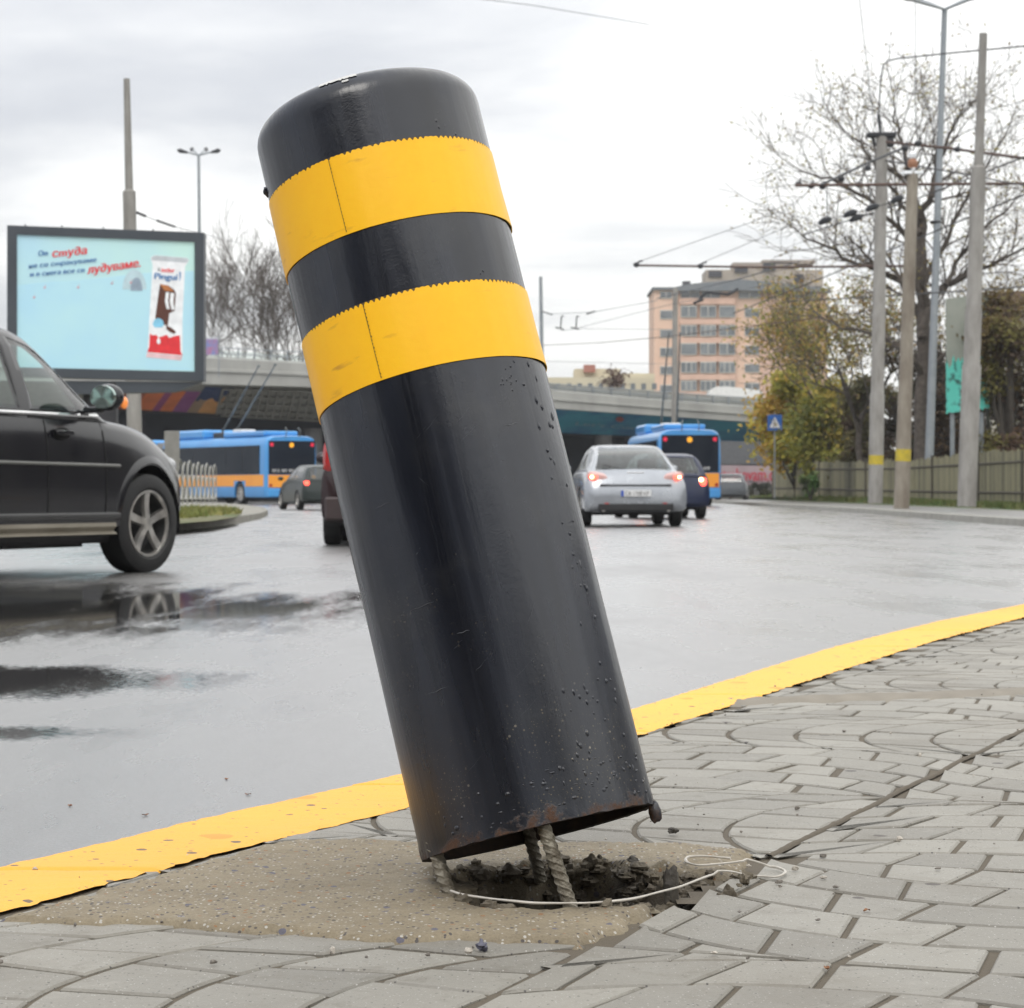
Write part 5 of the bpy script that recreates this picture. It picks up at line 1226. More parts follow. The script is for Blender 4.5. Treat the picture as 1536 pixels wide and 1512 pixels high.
for (px, py, Y) in ((1330, -8, 84), (1300, -14, 88), (1490, -10, 88), (1466, -6, 95), (1370, -2, 97)):
    e = W(px, py, Y); b.tube([c, c.lerp(e, .5)+Vector((0, 0, .05)), e], .045, 6); lamps.append(e)
b.build('lamp_arm', galv, PC[0], smooth=True)
for e in lamps:
    b = MB(PC[1]); b.ball(e, (.45, .22, .10), rough=0, n=8); b.build('lamp_head', darkm, PC[0], smooth=True)
b = MB(PC[1]); b.ball(W(1404, 333, 90), (.22, .2, .07), rough=0); b.build('collar', darkm, PC[0])
LP = pole('street_lamp', 'slim four armed street lamp rising behind the billboard', 'street lamp', (301, 560), (298, 233), 175, .16, .10, galv)
c = LP[2]
for (px, py, dy) in ((270, 226, -1), (288, 224, 4), (309, 224, 4), (327, 226, -1)):
    e = W(px, py, 175+dy); b = MB(LP[1]); b.tube([c, c.lerp(e, .5)+Vector((0, 0, .02)), e], .06, 6); b.build('lamp_arm', galv, LP[0])
    b = MB(LP[1]); d = (e-c).normalized(); b.tube([e-d*.6, e, e+d*.2], [.09, .17, .07], 8); b.build('lamp_head', darkm, LP[0], smooth=True)
pole('concrete_pole', 'pale concrete pole standing behind the billboard, thicker in its lower half', 'pole', (204, 752), (190, 118), 58, .175, .075, concr, steps=[(.45, .155), (.737, .098)])
pole('catenary_pole', 'thin grey pole far off just right of the bollard', 'pole', (816, 745), (811, 415), 150, .14, .11, galv)
pole('catenary_pole', 'pale thin pole beyond the trolleybus, in front of the apartment block', 'pole', (1011, 748), (1013, 432), 128, .17, .13, concr)
# cap of the middle pole, brackets of the left one
b = MB(PB[1]); b.lathe([(.001, .06), (.12, .08), (.14, .14), (.14, .24), (.10, .30), (.001, .34)], 'z', 14, c=PB[2]+Vector((0, 0, .05))); b.build('cap_lamp', M('cap_orange', (.32, .15, .08), .5), PB[0], smooth=True)
b = MB(PB[1]); b.lathe([(.10, .35), (.13, .45), (.05, .52), (.001, .52)], 'z', 14, c=PB[2]+Vector((0, 0, .05))); b.box(PB[2]+Vector((0, 0, -.02)), (.55, .3, .08)); b.build('cap_lens', pwhite, PB[0], smooth=True)
b = MB(PA[1]); c = PA[2]; b.box(c+Vector((-.02, 0, .05)), (.95, .35, .16), bev=.03); b.tube([c+Vector((-.05, 0, .1)), W(1318, 172, 80)], [.05, .06], 8); b.tube([c+Vector((-.35, 0, .05)), c+Vector((-.2, 0, -.3))], .05, 6); b.box(c+Vector((.25, 0, -.18)), (.25, .3, .3), bev=.04)
b.build('bracket', darkm, PA[0])
# ------------------------------------------------------------ overhead wires and their span fittings
wm = M('overhead_wire', (.05, .05, .055), .6); wml = M('far_wire', (.16, .165, .175), .7)
def wire(label, pts_, r=.012, mat=None, name='overhead_wire', cat='wire', n=5, sag=0):
    P_ = [W(*p) for p in pts_]
    if len(P_) == 2 and sag:
        a, c = P_; P_ = [a.lerp(c, t)-Vector((0, 0, sag*4*t*(1-t))) for t in frange(0, 1, 10)]
    b = MB(P_[0]); b.tube(P_, r, n); o = b.build(name, mat or wm, smooth=True, loc=P_[0]); return tag(o, label, cat, 'overhead wires')
wire('wire entering at the right edge that bends down onto the leftmost marked pole', [(1560, 67, 70), (1420, 80, 75), (1345, 88, 79), (1332, 91, 80), (1325, 98, 80), (1321, 120, 80), (1318, 174, 80)], .026)
wire('hair thin wire rising left of the marked poles out of the top', [(1311, 190, 80), (1288, -10, 70)], .012, wml)
wire('faint upright wire rising between the marked poles', [(1373, 190, 90), (1373, -10, 80)], .012, wml)
wire('thin dark wire crossing the top of the sky right of the bollard', [(700, -4, 60), (800, 8, 66), (975, 37, 75)], .010, wml)
wire('thin wire running down from the pole behind the billboard', [(203, 318, 58), (245, 335, 62), (262, 340, 64), (395, 374, 95), (440, 382, 100)], .009, wml)
b = MB(W(214, 322, 58)); b.tube([W(206, 319, 58), W(218, 324, 59)], .035, 6); b.tube([W(236, 331, 61), W(262, 340, 63)], .03, 6); tag(b.build('wire_insulator', darkm, loc=W(214, 322, 58)), 'dark insulators on the wire behind the billboard', 'insulator')
def rod(label, pts_, r, mat, name='span_rod'):
    P_ = [W(*p) for p in pts_]; b = MB(P_[0]); b.tube(P_, r, 7); 
    return b.build(name, mat, loc=P_[0], smooth=True)
s1 = thing('span_bracket', 'long dark bracket arm with a hinged strut hanging left of the marked poles', 'bracket', W(1323, 277, 75)); z0 = W(1323, 277, 75)
b = MB(z0); b.tube([W(1193, 278, 72), W(1580, 275, 74)], .045, 7); b.build('arm', rusty, s1)
b = MB(z0); b.tube([W(1232, 277, 72), W(1300, 245, 75), W(1358, 221, 77)], .04, 7); b.build('strut', darkm, s1)
b = MB(z0); b.tube([W(1330, 213, 79), W(1420, 222, 76), W(1580, 243, 70)], .045, 7); b.build('upper_arm', rusty, s1)
for (px, py) in ((1198, 276), (1217, 279), (1234, 280), (1288, 277), (1358, 222), (1377, 215), (1436, 224), (1302, 252), (1262, 268)): b = MB(z0); b.ball(W(px, py, 74), (.11, .11, .09), rough=.1); b.tube([W(px, py, 74), W(px+3, py-9, 74)], .025, 5); b.build('clamp', darkm, s1)
b = MB(z0); b.tube([W(1240, 279, 73), W(1241, 325, 73)], .015, 5); b.tube([W(1300, 275, 73), W(1305, 290, 73), W(1306, 306, 73)], .02, 5)
for (px, py, s) in ((1237, 332, .30), (1275, 321, .34), (1284, 328, .34), (1308, 312, .30), (1345, 300, .30)): b.tube([W(px-9, py+4, 73), W(px-3, py, 73), W(px+6, py-3, 73), W(px+11, py-4, 73)], [.05, .10, .10, .03], 7)
b.tube([W(1258, 326, 73), W(1360, 297, 73)], .012, 4); b.build('contact_gear', darkm, s1)
b = MB(z0); b.tube([W(1356, 224, 77), W(1357, 238, 77), W(1368, 262, 77)], .03, 6); b.build('hanger', darkm, s1)
s2 = thing('span_bracket', 'thin horizontal bracket arm in the sky over the apartment block', 'bracket', W(1150, 400, 84)); z0 = W(1150, 400, 84)
b = MB(z0); b.tube([W(952, 398, 84), W(1150, 401, 84), W(1366, 399, 80)], .038, 7); b.build('arm', rusty, s2)
for px, py in ((955, 397), (1051, 399)): b = MB(z0); b.ball(W(px, py, 84), (.11, .09, .09), rough=.2); b.tube([W(px-1, py, 84), W(px+4, py-5, 84), W(px+9, py-6, 84)], .035, 5); b.build('clamp', darkm, s2)
for (x0, y0, x1, y1, l) in ((962, 391, 1170, 318, 'left one'), (1058, 392, 1190, 336, 'right one')): wire('pale stay wire slanting up from the bracket arm over the apartment block, '+l, [(x0, y0, 84), (x1, y1, 78)], .011, wml)
b = MB(W(1080, 438, 90)); b.tube([W(1048, 452, 90), W(1052, 445, 90), W(1060, 438, 90), W(1075, 440, 90), W(1092, 442, 90), W(1100, 438, 90), W(1107, 433, 90)], .05, 6); b.tube([W(1040, 455, 90), W(1055, 449, 90)], .06, 6)
tag(b.build('wire_switch', darkm, loc=W(1080, 438, 90), smooth=True), 'dark crooked wire fitting hanging before the top of the apartment block', 'fitting')
for i, (pp, l) in enumerate([(((812, 468, 150), (830, 471, 120), (890, 468, 100), (985, 451, 96)), 'uppermost thin wire between far pole and apartment block'),
      (((866, 492, 120), (1000, 458, 100), (1175, 422, 82)), 'wire rising steadily from the catenary fitting to the right'), (((840, 496, 120), (870, 493, 118), (980, 494, 120), (1010, 494, 125)), 'level wire running from the catenary fitting to the pale thin pole'),
      (((815, 518, 140), (900, 514, 120), (1000, 505, 100), (1200, 480, 85), (1330, 462, 80)), 'rust brown wire rising across the middle of the apartment block'), (((820, 542, 140), (950, 545, 130), (1010, 546, 128)), 'lowest thin wire level over the overpass rail')]):
    wire(l, pp, .016 if i == 3 else .011, rusty if i == 3 else wml)
for px, py, q in ((1540, 150, 0), (1540, 178, 1)): wire('faint wire crossing the bare tree at the right edge, '+('upper one' if q == 0 else 'lower one'), [(1480, py+16+8*q, 80), (1580, py-10, 70)], .012, wml)
b = MB(W(843, 480, 120)); 
for px in (842, 865): b.tube([W(px, 474, 120), W(px-1, 492, 120)], .035, 5); b.tube([W(px-9, 491, 120), W(px+4, 494, 120)], .035, 5); b.tube([W(px, 474, 120), W(px+4, 475, 120)], .03, 5)
b.tube([W(812, 467, 130), W(828, 472, 121)], .04, 5); b.tube([W(880, 471, 120), W(892, 467, 118)], .04, 5)
tag(b.build('catenary_fitting', darkm, loc=W(843, 480, 120)), 'pair of small dark hangers on the wires just right of the bollard', 'fitting')
for i, (pp, l) in enumerate([(((1180, 452, 96), (1300, 446, 88), (1540, 430, 72)), 'wire crossing the marked poles above the hoarding'), (((1205, 352, 90), (1370, 300, 80), (1545, 232, 66)), 'wire climbing to the right across the bare tree'),
      (((1100, 470, 110), (1250, 410, 90), (1540, 290, 66)), 'long slanting wire behind the three marked poles'), (((1325, 240, 80), (1450, 262, 74), (1545, 280, 68)), 'short wire sagging from the dark bracket to the right edge'), (((985, 448, 110), (1110, 418, 96), (1200, 392, 90)), 'thin wire rising over the roof of the apartment block')]): wire(l, pp, .024, wm if i < 4 else wml)
# pedestrian sign
p = W(1162, 748, 112); ps = thing('pedestrian_sign', 'small blue square sign with a white triangle before the yellow green bush', 'sign', p)
b = MB(); b.cyl((0, 0, 0), (0, 0, 3.9), .035, 8); b.build('post', galv, ps)
b = MB(); b.box((0, -.05, 3.45), (.66, .02, .72), bev=.01); f_ = b.build('sign_face', M('sign_blue', (.02, .12, .42), .4), ps)
b = MB(); b.quad((-.25, -.066, 3.22), (.25, -.066, 3.22), (0, -.066, 3.72)); b.build('triangle', M('sign_white', (.75, .75, .75), .4), f_)
b = MB(); b.tube([(-.03, -.07, 3.50), (0, -.07, 3.42), (-.02, -.07, 3.36), (-.08, -.07, 3.27)], .02, 5); b.tube([(0, -.07, 3.36), (.06, -.07, 3.27)], .02, 5); b.ball((-.02, -.07, 3.56), (.035, .01, .035), rough=0); b.tube([(-.10, -.07, 3.42), (0, -.07, 3.46), (.07, -.07, 3.40)], .014, 5)
b.build('walking_figure', M('sign_black', (.10, .07, .05), .5), f_)
# small blue banner by the billboard
p = W(318, 520, 130); bn = thing('banner', 'small blue and red banner hanging beside the billboard edge', 'banner', p)
b = MB(); b.box((0, 0, .0), (.62, .03, .86)); b.build('cloth', M('banner_blue', (.12, .25, .50), .6, col2=(.45, .15, .22), scale=3), bn); b = MB(); b.box((0, -.005, .45), (.66, .035, .10)); b.build('top_band', M('banner_white', (.6, .62, .64), .6), bn); b = MB(); b.cyl((.36, .05, -1.6), (.36, .05, .6), .03, 6); b.build('post', galv, bn)
# big grey hoarding with torn turquoise paper
hz = W(1452, 620, 92); ho = thing('hoarding', 'tall blank grey hoarding with torn turquoise paper hanging at its foot', 'hoarding', (hz.x, hz.y, .3))
def hb(px, py, off=0): return W(px, py, 92)+Vector((0, off, 0))
oo = Vector((hz.x, hz.y, .3)); b = MB(oo); b.prism([hb(1419, 448), hb(1486, 440), hb(1484, 612), hb(1420, 619)], (0, .12, 0)); b.build('panel', M('hoarding_grey', (.25, .28, .24), .7, col2=(.33, .34, .30), scale=.8), ho)
b = MB(oo); n = 40; up = [(1419+65*i/n, (548 if i < 6 else 541)-6*noise.noise(Vector((i*.5, 0, 0)))*3-(0 if i % 3 else 4)-(6 if i > 30 else 0)) for i in range(n+1)]; lo = [(1484-65*i/n, 612+8*i/n+2*noise.noise(Vector((i*.7, 5, 0)))*4) for i in range(n+1)]
for i in range(n): b.quad(hb(*up[i], -.02), hb(*up[i+1], -.02), hb(*lo[n-i-1], -.02), hb(*lo[n-i], -.02))
b.build('torn_paper', M('turquoise_paper', (.10, .55, .46), .7, col2=(.02, .09, .08), scale=2.6, cut=(.52, .60)), ho)
for px in (1430, 1474):
    b = MB(oo); b.tube([hb(px, 618, .2), hb(px, 742, .2)], .09, 6); b.build('leg', galv, ho)
b = MB(oo); b.tube([hb(1483, 615, .3), hb(1510, 668, 3.2)], .06, 6); b.build('brace', galv, ho)
# ------------------------------------------------------------ the overpass
opx = [(-420, 496, 520, 562, 134), (0, 508, 530, 571, 137), (308, 520, 537, 576, 140), (455, 528, 545, 580, 143), (560, 538, 555, 587, 145), (640, 551, 566, 595, 147), (740, 564, 576, 604, 149), (835, 576, 587, 613, 151), (1000, 588, 602, 624, 156), (1140, 598, 612, 634, 160), (1320, 610, 622, 645, 165)]
base = W(700, 736, 150); ov = thing('overpass', 'grey concrete overpass with painted underside crossing behind the traffic', 'bridge', (base.x, base.y, 0)); o0 = Vector((base.x, base.y, 0))
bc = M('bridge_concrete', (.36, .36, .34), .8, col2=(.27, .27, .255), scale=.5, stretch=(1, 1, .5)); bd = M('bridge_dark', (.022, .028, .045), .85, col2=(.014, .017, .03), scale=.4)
def fine(col): 
    out_ = []
    for i in range(len(opx)-1):
        for k in range(6):
            t = k/6; out_.append([lerp(a, c, t) for a, c in zip(opx[i], opx[i+1])])
    out_.append(list(opx[-1])); return out_
fo = fine(0)
tp = [W(p[0], p[2], p[4]) for p in fo]; bt = [W(p[0], p[3], p[4]) for p in fo]; rt_ = [W(p[0], p[1], p[4]) for p in fo]
b = MB(o0); back = Vector((0, 15, 0))
b.grid([[t+back for t in tp], [t+Vector((0, .5, .12)) for t in tp], [t+Vector((0, .5, .14)) for t in tp], tp, [q.lerp(t, .18)+Vector((0, -.06, 0)) if False else q for q, t in zip(bt, tp)], [q+Vector((0, .5, -.02)) for q in bt]])
b.build('deck_edge', bc, ov, fix=True)
# the ledge that runs along the edge beam
b = MB(o0); b.grid([[t.lerp(q, .40)+Vector((0, -.0, 0)) for t, q in zip(tp, bt)], [t.lerp(q, .42)+Vector((0, -.12, 0)) for t, q in zip(tp, bt)], [t.lerp(q, .52)+Vector((0, -.12, 0)) for t, q in zip(tp, bt)], [t.lerp(q, .56) for t, q in zip(tp, bt)]]); b.build('ledge', bc, ov)
# inclined cantilever below
low = []
for p in fo:
    px = p[0]; yl = interp(px, [(-420, 596), (0, 606), (220, 615), (470, 628), (640, 638), (850, 650), (1000, 656), (1140, 665), (1320, 674)]); low.append(W(px, yl, p[4]+4.2))
cant_m = bpy.data.materials.new('coffered_soffit'); cant_m.use_nodes = True; nt = cant_m.node_tree; bs = nt.nodes['Principled BSDF']
tc = N(nt, 'ShaderNodeTexCoord'); mp = N(nt, 'ShaderNodeMapping'); mp.inputs['Scale'].default_value = (1.4, 1.0, 1.9); nt.links.new(tc.outputs['Object'], mp.inputs[0])
vv = N(nt, 'ShaderNodeTexNoise', Scale=2.2, Detail=3.0); nt.links.new(mp.outputs[0], vv.inputs['Vector']); mx = N(nt, 'ShaderNodeMix', data_type='RGBA'); nt.links.new(vv.outputs[0], mx.inputs[0]); mx.inputs[6].default_value = (.20, .20, .17, 1); mx.inputs[7].default_value = (.36, .35, .30, 1)
nt.links.new(mx.outputs[2], bs.inputs['Base Color']); bs.inputs['Roughness'].default_value = .85
tealm = M('teal_mural', (.03, .28, .38), .7, col2=(.02, .14, .30), scale=.35, cut=(.4, .6)); 
b = MB(o0); cut_i = [i for i, p in enumerate(fo) if p[0] >= 800][0]; a0 = [q+Vector((0, .5, -.02)) for q in bt]
b.grid([a0[:cut_i+1], low[:cut_i+1]]); b.build('soffit', cant_m, ov)
b = MB(o0); b.grid([a0[cut_i:], low[cut_i:]]); teal = b.build('painted_girder', tealm, ov)
def soff(px, t, off=.03):                     # point of the inclined soffit below deck position px
    i = max(0, min(len(fo)-2, max(j for j in range(len(fo)) if fo[j][0] <= px))); q = (px-fo[i][0])/(fo[i+1][0]-fo[i][0]); a = a0[i].lerp(a0[i+1], q); c = low[i].lerp(low[i+1], q); n = Vector((0, -(a.z-c.z), -(c.y-a.y))).normalized(); return a.lerp(c, t)+n*off
# coffer ribs standing out of the soffit
b = MB(o0)
for px in range(332, 800, 12): b.quad(soff(px, .03, .16), soff(px+3.4, .03, .16), soff(px+3.4-9, .97, .16), soff(px-9, .97, .16)); b.quad(soff(px, .03, 0), soff(px, .03, .16), soff(px-9, .97, .16), soff(px-9, .97, 0)); b.quad(soff(px+3.4, .03, 0), soff(px+3.4, .03, .16), soff(px-5.6, .97, .16), soff(px-5.6, .97, 0))
for t in (.03, .27, .51, .75, .96):
    b.grid([[soff(px, t, .17) for px in range(332, 800, 12)], [soff(px-.6, t+.05, .17) for px in range(332, 800, 12)], [soff(px-.6, t+.05, 0) for px in range(332, 800, 12)]])
b.build('coffer_ribs', M('rib_concrete', (.26, .255, .22), .85, col2=(.17, .165, .14), scale=1), ov)
# coloured panels painted on the left part
cols = [((.80, .20, .05), 205, 232), ((.36, .07, .20), 232, 243), ((.80, .20, .05), 243, 262), ((.30, .08, .25), 262, 284), ((.36, .24, .15), 284, 300), ((.70, .34, .10), 300, 326), ((.45, .10, .04), 150, 205)]
for i, (cc, x0, x1) in enumerate(cols):
    b = MB(o0); b.quad(soff(x0+16, .22, .05), soff(x1+16, .22, .05), soff(x1-4, .98, .05), soff(x0-4, .98, .05)); b.build('painted_panel', M('mural_%s' % 'abcdefg'[i], cc, .7, scale=1), ov)
b = MB(o0); b.quad(soff(306, .04, .06), soff(350, .04, .06), soff(328, .55, .06), soff(292, .55, .06)); b.build('painted_panel', M('mural_blue', (.015, .04, .13), .7), ov)
# script on the teal girder
b = MB(o0); a = soff(862, .55, .12); c = soff(955, .62, .12); up = (soff(862, .2)-soff(862, .8)).normalized(); put_text(b, "Let's Con", a, c-a, up, .62, (c-a).length, slant=.35, ex_bold=.03); b.build('mural_lettering', M('mural_pale', (.16, .32, .38), .7), teal)
b = MB(o0); b.quad(*[soff(930+6*math.cos(t), .2+.12*math.sin(t), .1) for t in frange(0, 5.9, 10)]); b.build('mural_spot', M('mural_red', (.28, .05, .04), .7), teal)
# inner girder, underside and retaining wall behind, the shade below the deck put into their colour
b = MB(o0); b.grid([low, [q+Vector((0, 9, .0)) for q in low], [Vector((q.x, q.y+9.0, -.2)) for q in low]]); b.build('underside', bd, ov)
for (px, Y) in ((60, 146), (470, 150), (905, 158)): 
    q = W(px, 736, Y); b = MB(o0); b.cyl((q.x, q.y, 0), (q.x, q.y, 4.4), .55, 16); b.build('pier', M('pier_concrete', (.16, .16, .16), .8), ov, smooth=True)
# railing of posts and panels
b = MB(o0)
for i, p in enumerate(fo):
    a, c = tp[i]+Vector((0, .15, .1)), rt_[i]+Vector((0, .15, 0)); b.tube([a, c], .05, 5)
for f_ in (1.0, .5): b.tube([t.lerp(r, f_)+Vector((0, .15, .0)) for t, r in zip(tp, rt_)], .035, 5)
b.build('railing', galv, ov)
b = MB(o0); i0 = [i for i, p in enumerate(fo) if p[0] >= 600][0]; b.grid([[t+Vector((0, .25, .1)) for t in tp[i0:]], [r+Vector((0, .25, -.05)) for r in rt_[i0:]]]); b.build('parapet_panel', M('parapet_pale', (.40, .41, .39), .6, col2=(.33, .34, .33), scale=.8), ov)
b = MB(o0); b.grid([[t+Vector((0, .25, .1)) for t in tp[:i0+1]], [t.lerp(r, .75)+Vector((0, .25, 0)) for t, r in zip(tp[:i0+1], rt_[:i0+1])]]); b.build('glass_panel', glass('rail_glass', (.75, .8, .78)), ov)
# far wall with red lettering
w0, w1 = W(1070, 752, 150), W(1168, 752, 146); o1 = Vector((w0.x, w0.y, 0)); rw = thing('advertising_wall', 'low pale wall with red lettering beside the right trolleybus', 'wall', o1)
b = MB(o1); p = [W(1050, 697, 151), W(1168, 699, 146), W(1168, 727, 146), W(1050, 727, 151)]; b.prism(p, (0, .3, 0)); wf = b.build('painted_face', M('pinkish_wall', (.42, .33, .34), .7, col2=(.36, .28, .29), scale=1), rw)
b = MB(o1); p = [W(1050, 727, 150.6), W(1168, 727, 145.6), W(1168, 752, 145.6), W(1050, 752, 150.6)]; b.prism(p, (0, .3, 0)); b.build('wall_base', M('wall_base', (.10, .10, .09), .8), rw)
b = MB(o1); a = W(1078, 721, 149.6); c = W(1160, 721, 145.9); put_text(b, 'strahovam.c', a, c-a, (0, 0, 1), .80, (c-a).length, ex_bold=.05); b.build('wall_lettering', M('letter_red', (.50, .04, .07), .6), wf)
b = MB(o1); p = [W(1050, 660, 153), W(1168, 664, 148), W(1168, 697, 148), W(1050, 696, 153)]; b.prism(p, (0, .4, 0)); b.build('upper_wall', M('abutment_grey', (.15, .155, .16), .8), rw)
# shrubs at its foot
def leaf_blob(name, label, cat, px, py, Y, rx, rz, n, cols, leaf=.12, seed=1, clumps=14, trunk=True, ground=None, group=None, ry=None):
    c = W(px, py, Y); rg = random.Random(seed); gz = c.z-rz if ground is None else ground; root = thing(name, label, cat, (c.x, c.y, gz), 0, group); off = Vector((c.x, c.y, gz)); ry = ry or rx
    mats = [M(name+'_leaf_%d' % i+cat[:2]+str(seed), cc, .7, scale=.8) for i, cc in enumerate(cols)]
    for m in mats: m.name = 'foliage'
    b = MB(off); cl = []
    for i in range(clumps):
        u = rg.random()*6.28; v = rg.uniform(-.9, 1); r = rg.uniform(.35, .85); q = Vector((c.x+rx*r*math.cos(u)*math.sqrt(1-v*v*.6), c.y+ry*r*math.sin(u)*math.sqrt(1-v*v*.6), c.z+rz*v*.8)); cl.append((q, rg.uniform(.22, .5)*min(rx, rz), rg.randrange(len(mats)), rg.random()))
    for i in range(n):
        q, r, mi, dns = cl[int(rg.random()**1.2*len(cl))]; d = Vector((rg.gauss(0, 1), rg.gauss(0, 1), rg.gauss(0, .9))); p = q+d*r*.55
        if p.z < gz+.05: continue
        b.m = mi if rg.random() < .75 else rg.randrange(len(mats)); s = leaf*rg.uniform(.6, 1.4); a = Vector((rg.gauss(0, 1), rg.gauss(0, 1), rg.gauss(0, 1))).normalized(); e = a.orthogonal().normalized()
        b.quad(p-a*s, p+e*s*.6, p+a*s, p-e*s*.6)
    b.build('crown', mats, root, fix=False)
    b = MB(off)
    for i in range(max(4, clumps)):
        q = cl[i][0]; st = Vector((c.x+rg.gauss(0, rx*.08), c.y+rg.gauss(0, .1), gz)); m_ = st.lerp(q, .5)+Vector((rg.gauss(0, .1*rx), 0, .15*rz)); b.tube([st, m_, q], [.09*rz/3+.02, .05*rz/3+.012, .01], 5)
    b.build('trunk', M('bark_dark', (.035, .028, .022), .9, col2=(.06, .05, .04), scale=5), root, smooth=True)
    return root
for i, (px, sd_) in enumerate(((1095, 3), (1122, 4), (1148, 5))):
    leaf_blob('shrub', ['low dark shrub before the lettered wall, beside the trolleybus', 'low dark shrub at the middle of the lettered wall', 'low dark shrub at the right end of the lettered wall'][i], 'shrub', px, 734, 140, .55, .38, 500, [(.03, .035, .025), (.06, .06, .03)], .10, sd_, 7, ground=.12, group='shrubs before the lettered wall')
# ------------------------------------------------------------ buildings
def BW(px, py, dy=0): return W(px, py, 370+dy)
bo = Vector((BW(1100, 736).x, 370, 0)); ap = thing('apartment_block', 'salmon pink apartment block with rows of glazed balconies and grey top storey', 'building', bo)
salm = M('salmon_render', (.68, .46, .34), .85, col2=(.72, .53, .42), scale=.12); salm2 = M('salmon_pale', (.66, .45, .36), .85, scale=.2); greyr = M('grey_roof', (.13, .15, .17), .7, col2=(.19, .20, .21), scale=.3); wfr = M('window_frame', (.58, .57, .52), .6, col2=(.44, .43, .40), scale=.6)
paneA = M('block_pane', (.07, .085, .10), .15, col2=(.20, .22, .23), scale=.30, spec=.7)
def face_box(b, x0, y0, x1, y1, d0, d1):           # a box spanning pixels x0..x1, y0..y1 of the facade, from depth d0 (near) to d1
    a = BW(x0, y1, 0); c = BW(x1, y0, 0); b.box(((a.x+c.x)/2, 370+(d0+d1)/2, (a.z+c.z)/2), (abs(c.x-a.x), d1-d0, abs(c.z-a.z)))
b = MB(bo); face_box(b, 981, 434, 1240, 745, 0, 14); b.build('wall', salm, ap)
b = MB(bo); face_box(b, 1144, 440, 1176, 744, -.5, -.01); b.build('stair_bay', salm2, ap)
b = MB(bo)
for y in (478, 506, 534, 561): face_box(b, 1019, y+1, 1102, y+9, -.9, -.01)
face_box(b, 1019, 448, 1102, 457, -.9, -.01); face_box(b, 1019, 588, 1102, 744, -.9, -.01)
b.build('balcony_front', M('salmon_balcony', (.68, .46, .36), .85, scale=.4), ap)
def win(x0, y0, x1, y1, mull, d=-.04, name='window'):
    b = MB(bo); face_box(b, x0, y0, x1, y1, d-.08, d); w_ = b.build(name, wfr, ap); b = MB(bo); n = mull+1; wd = (x1-x0)/n
    for k in range(n): face_box(b, x0+wd*k+.7, y0+1.4, x0+wd*(k+1)-.7, y1-1.4, d-.12, d-.07)
    b.build('pane', paneA, w_)
rg = random.Random(6)
rowsy = ((459, 477), (488, 505), (515, 533), (543, 560), (571, 587))
for (y0, y1) in rowsy:
    win(990, y0+6, 1009, y1+2, rg.choice((0, 1)))
    for x0 in (1020.5, 1049.5, 1078): win(x0, y0, x0+24, y1, rg.choice((0, 1, 2)), -.85, 'balcony_glazing')
    win(1117, y0+3, 1139, y1-1, rg.choice((0, 1)))
    win(1180, y0, 1206, y1, 1); win(1214, y0+2, 1232, y1, 1)
for x0, x1 in ((990, 1008), (1021, 1050), (1052, 1080), (1108, 1140), (1144, 1160), (1164, 1182), (1190, 1225)): win(x0, 437, x1, 448, 1, -.1, 'attic_window')
b = MB(bo); face_box(b, 978, 431, 1020, 435, -.6, 14); b.prism([BW(1014, 436, -1.6), BW(1014, 430, -1.6), BW(1040, 425, -1.6), BW(1110, 419, -1.6), BW(1170, 424, -1.6), BW(1246, 433, -1.6), BW(1246, 438, -1.6), BW(1110, 436, -1.6)], (0, 15, 0)); b.build('roof', greyr, ap)
b = MB(bo); face_box(b, 1062, 401, 1240, 426, 4, 12); b.build('penthouse', M('penthouse_wall', (.42, .36, .29), .8, col2=(.30, .26, .22), scale=.3), ap)
b = MB(bo); face_box(b, 1105, 388, 1200, 402, 6, 11); face_box(b, 1150, 384, 1230, 390, 6, 12); b.build('lift_house', M('lift_house_wall', (.34, .29, .25), .8, col2=(.22, .19, .17), scale=.4), ap)
b = MB(bo)
for x0, x1, y0, y1 in ((1066, 1086, 403, 412), (1105, 1125, 396, 405), (1148, 1167, 391, 402), (1196, 1210, 408, 420)): face_box(b, x0, y0, x1, y1, 3.6, 4.0)
face_box(b, 1026, 419, 1038, 426, 3, 5); b.build('terrace_window', M('dark_glass', (.04, .04, .05), .2), ap)
# low cream buildings seen over the overpass
cb_ = Vector((W(900, 736, 300).x, 300, 0)); cr = thing('cream_building', 'long low cream building showing above the overpass rail', 'building', cb_)
def FB(b, x0, y0, x1, y1, Y, d): a = W(x0, y1, Y); c = W(x1, y0, Y); b.box(((a.x+c.x)/2, Y+d/2, (a.z+c.z)/2), (abs(c.x-a.x), d, abs(c.z-a.z)))
b = MB(cb_); FB(b, 700, 566, 982, 740, 300, 12); FB(b, 862, 553, 930, 567, 303, 8); FB(b, 930, 560, 982, 567, 302, 9); b.build('wall', M('cream_render', (.55, .50, .37), .85, col2=(.48, .43, .32), scale=.2), cr)
b = MB(cb_); FB(b, 876, 547, 893, 558, 301, 3); b.build('chimney', M('chimney_red', (.38, .16, .12), .8), cr)
for x in range(706, 980, 16): b = MB(cb_); FB(b, x, 575, x+7, 584, 299.95, .1); b.build('window', paneA, cr)
tn = Vector((W(1100, 736, 175).x, 175, 0)); te = thing('white_van_roof', 'white curved lorry roof passing on the overpass at its right end', 'lorry', (W(1100, 736, 172).x, 172, W(1100, 612, 172).z)); off = Vector(te.location)
te.name = 'lorry'
b = MB(off); P_ = [W(1062, 614, 171), W(1064, 586, 171), W(1074, 580, 171), W(1090, 579.5, 171), W(1139, 585, 171), W(1146, 590, 171), W(1146, 616, 171)]; b.prism(P_, (0, 2.4, 0)); b.build('body', M('lorry_white', (.72, .72, .70), .4), te)
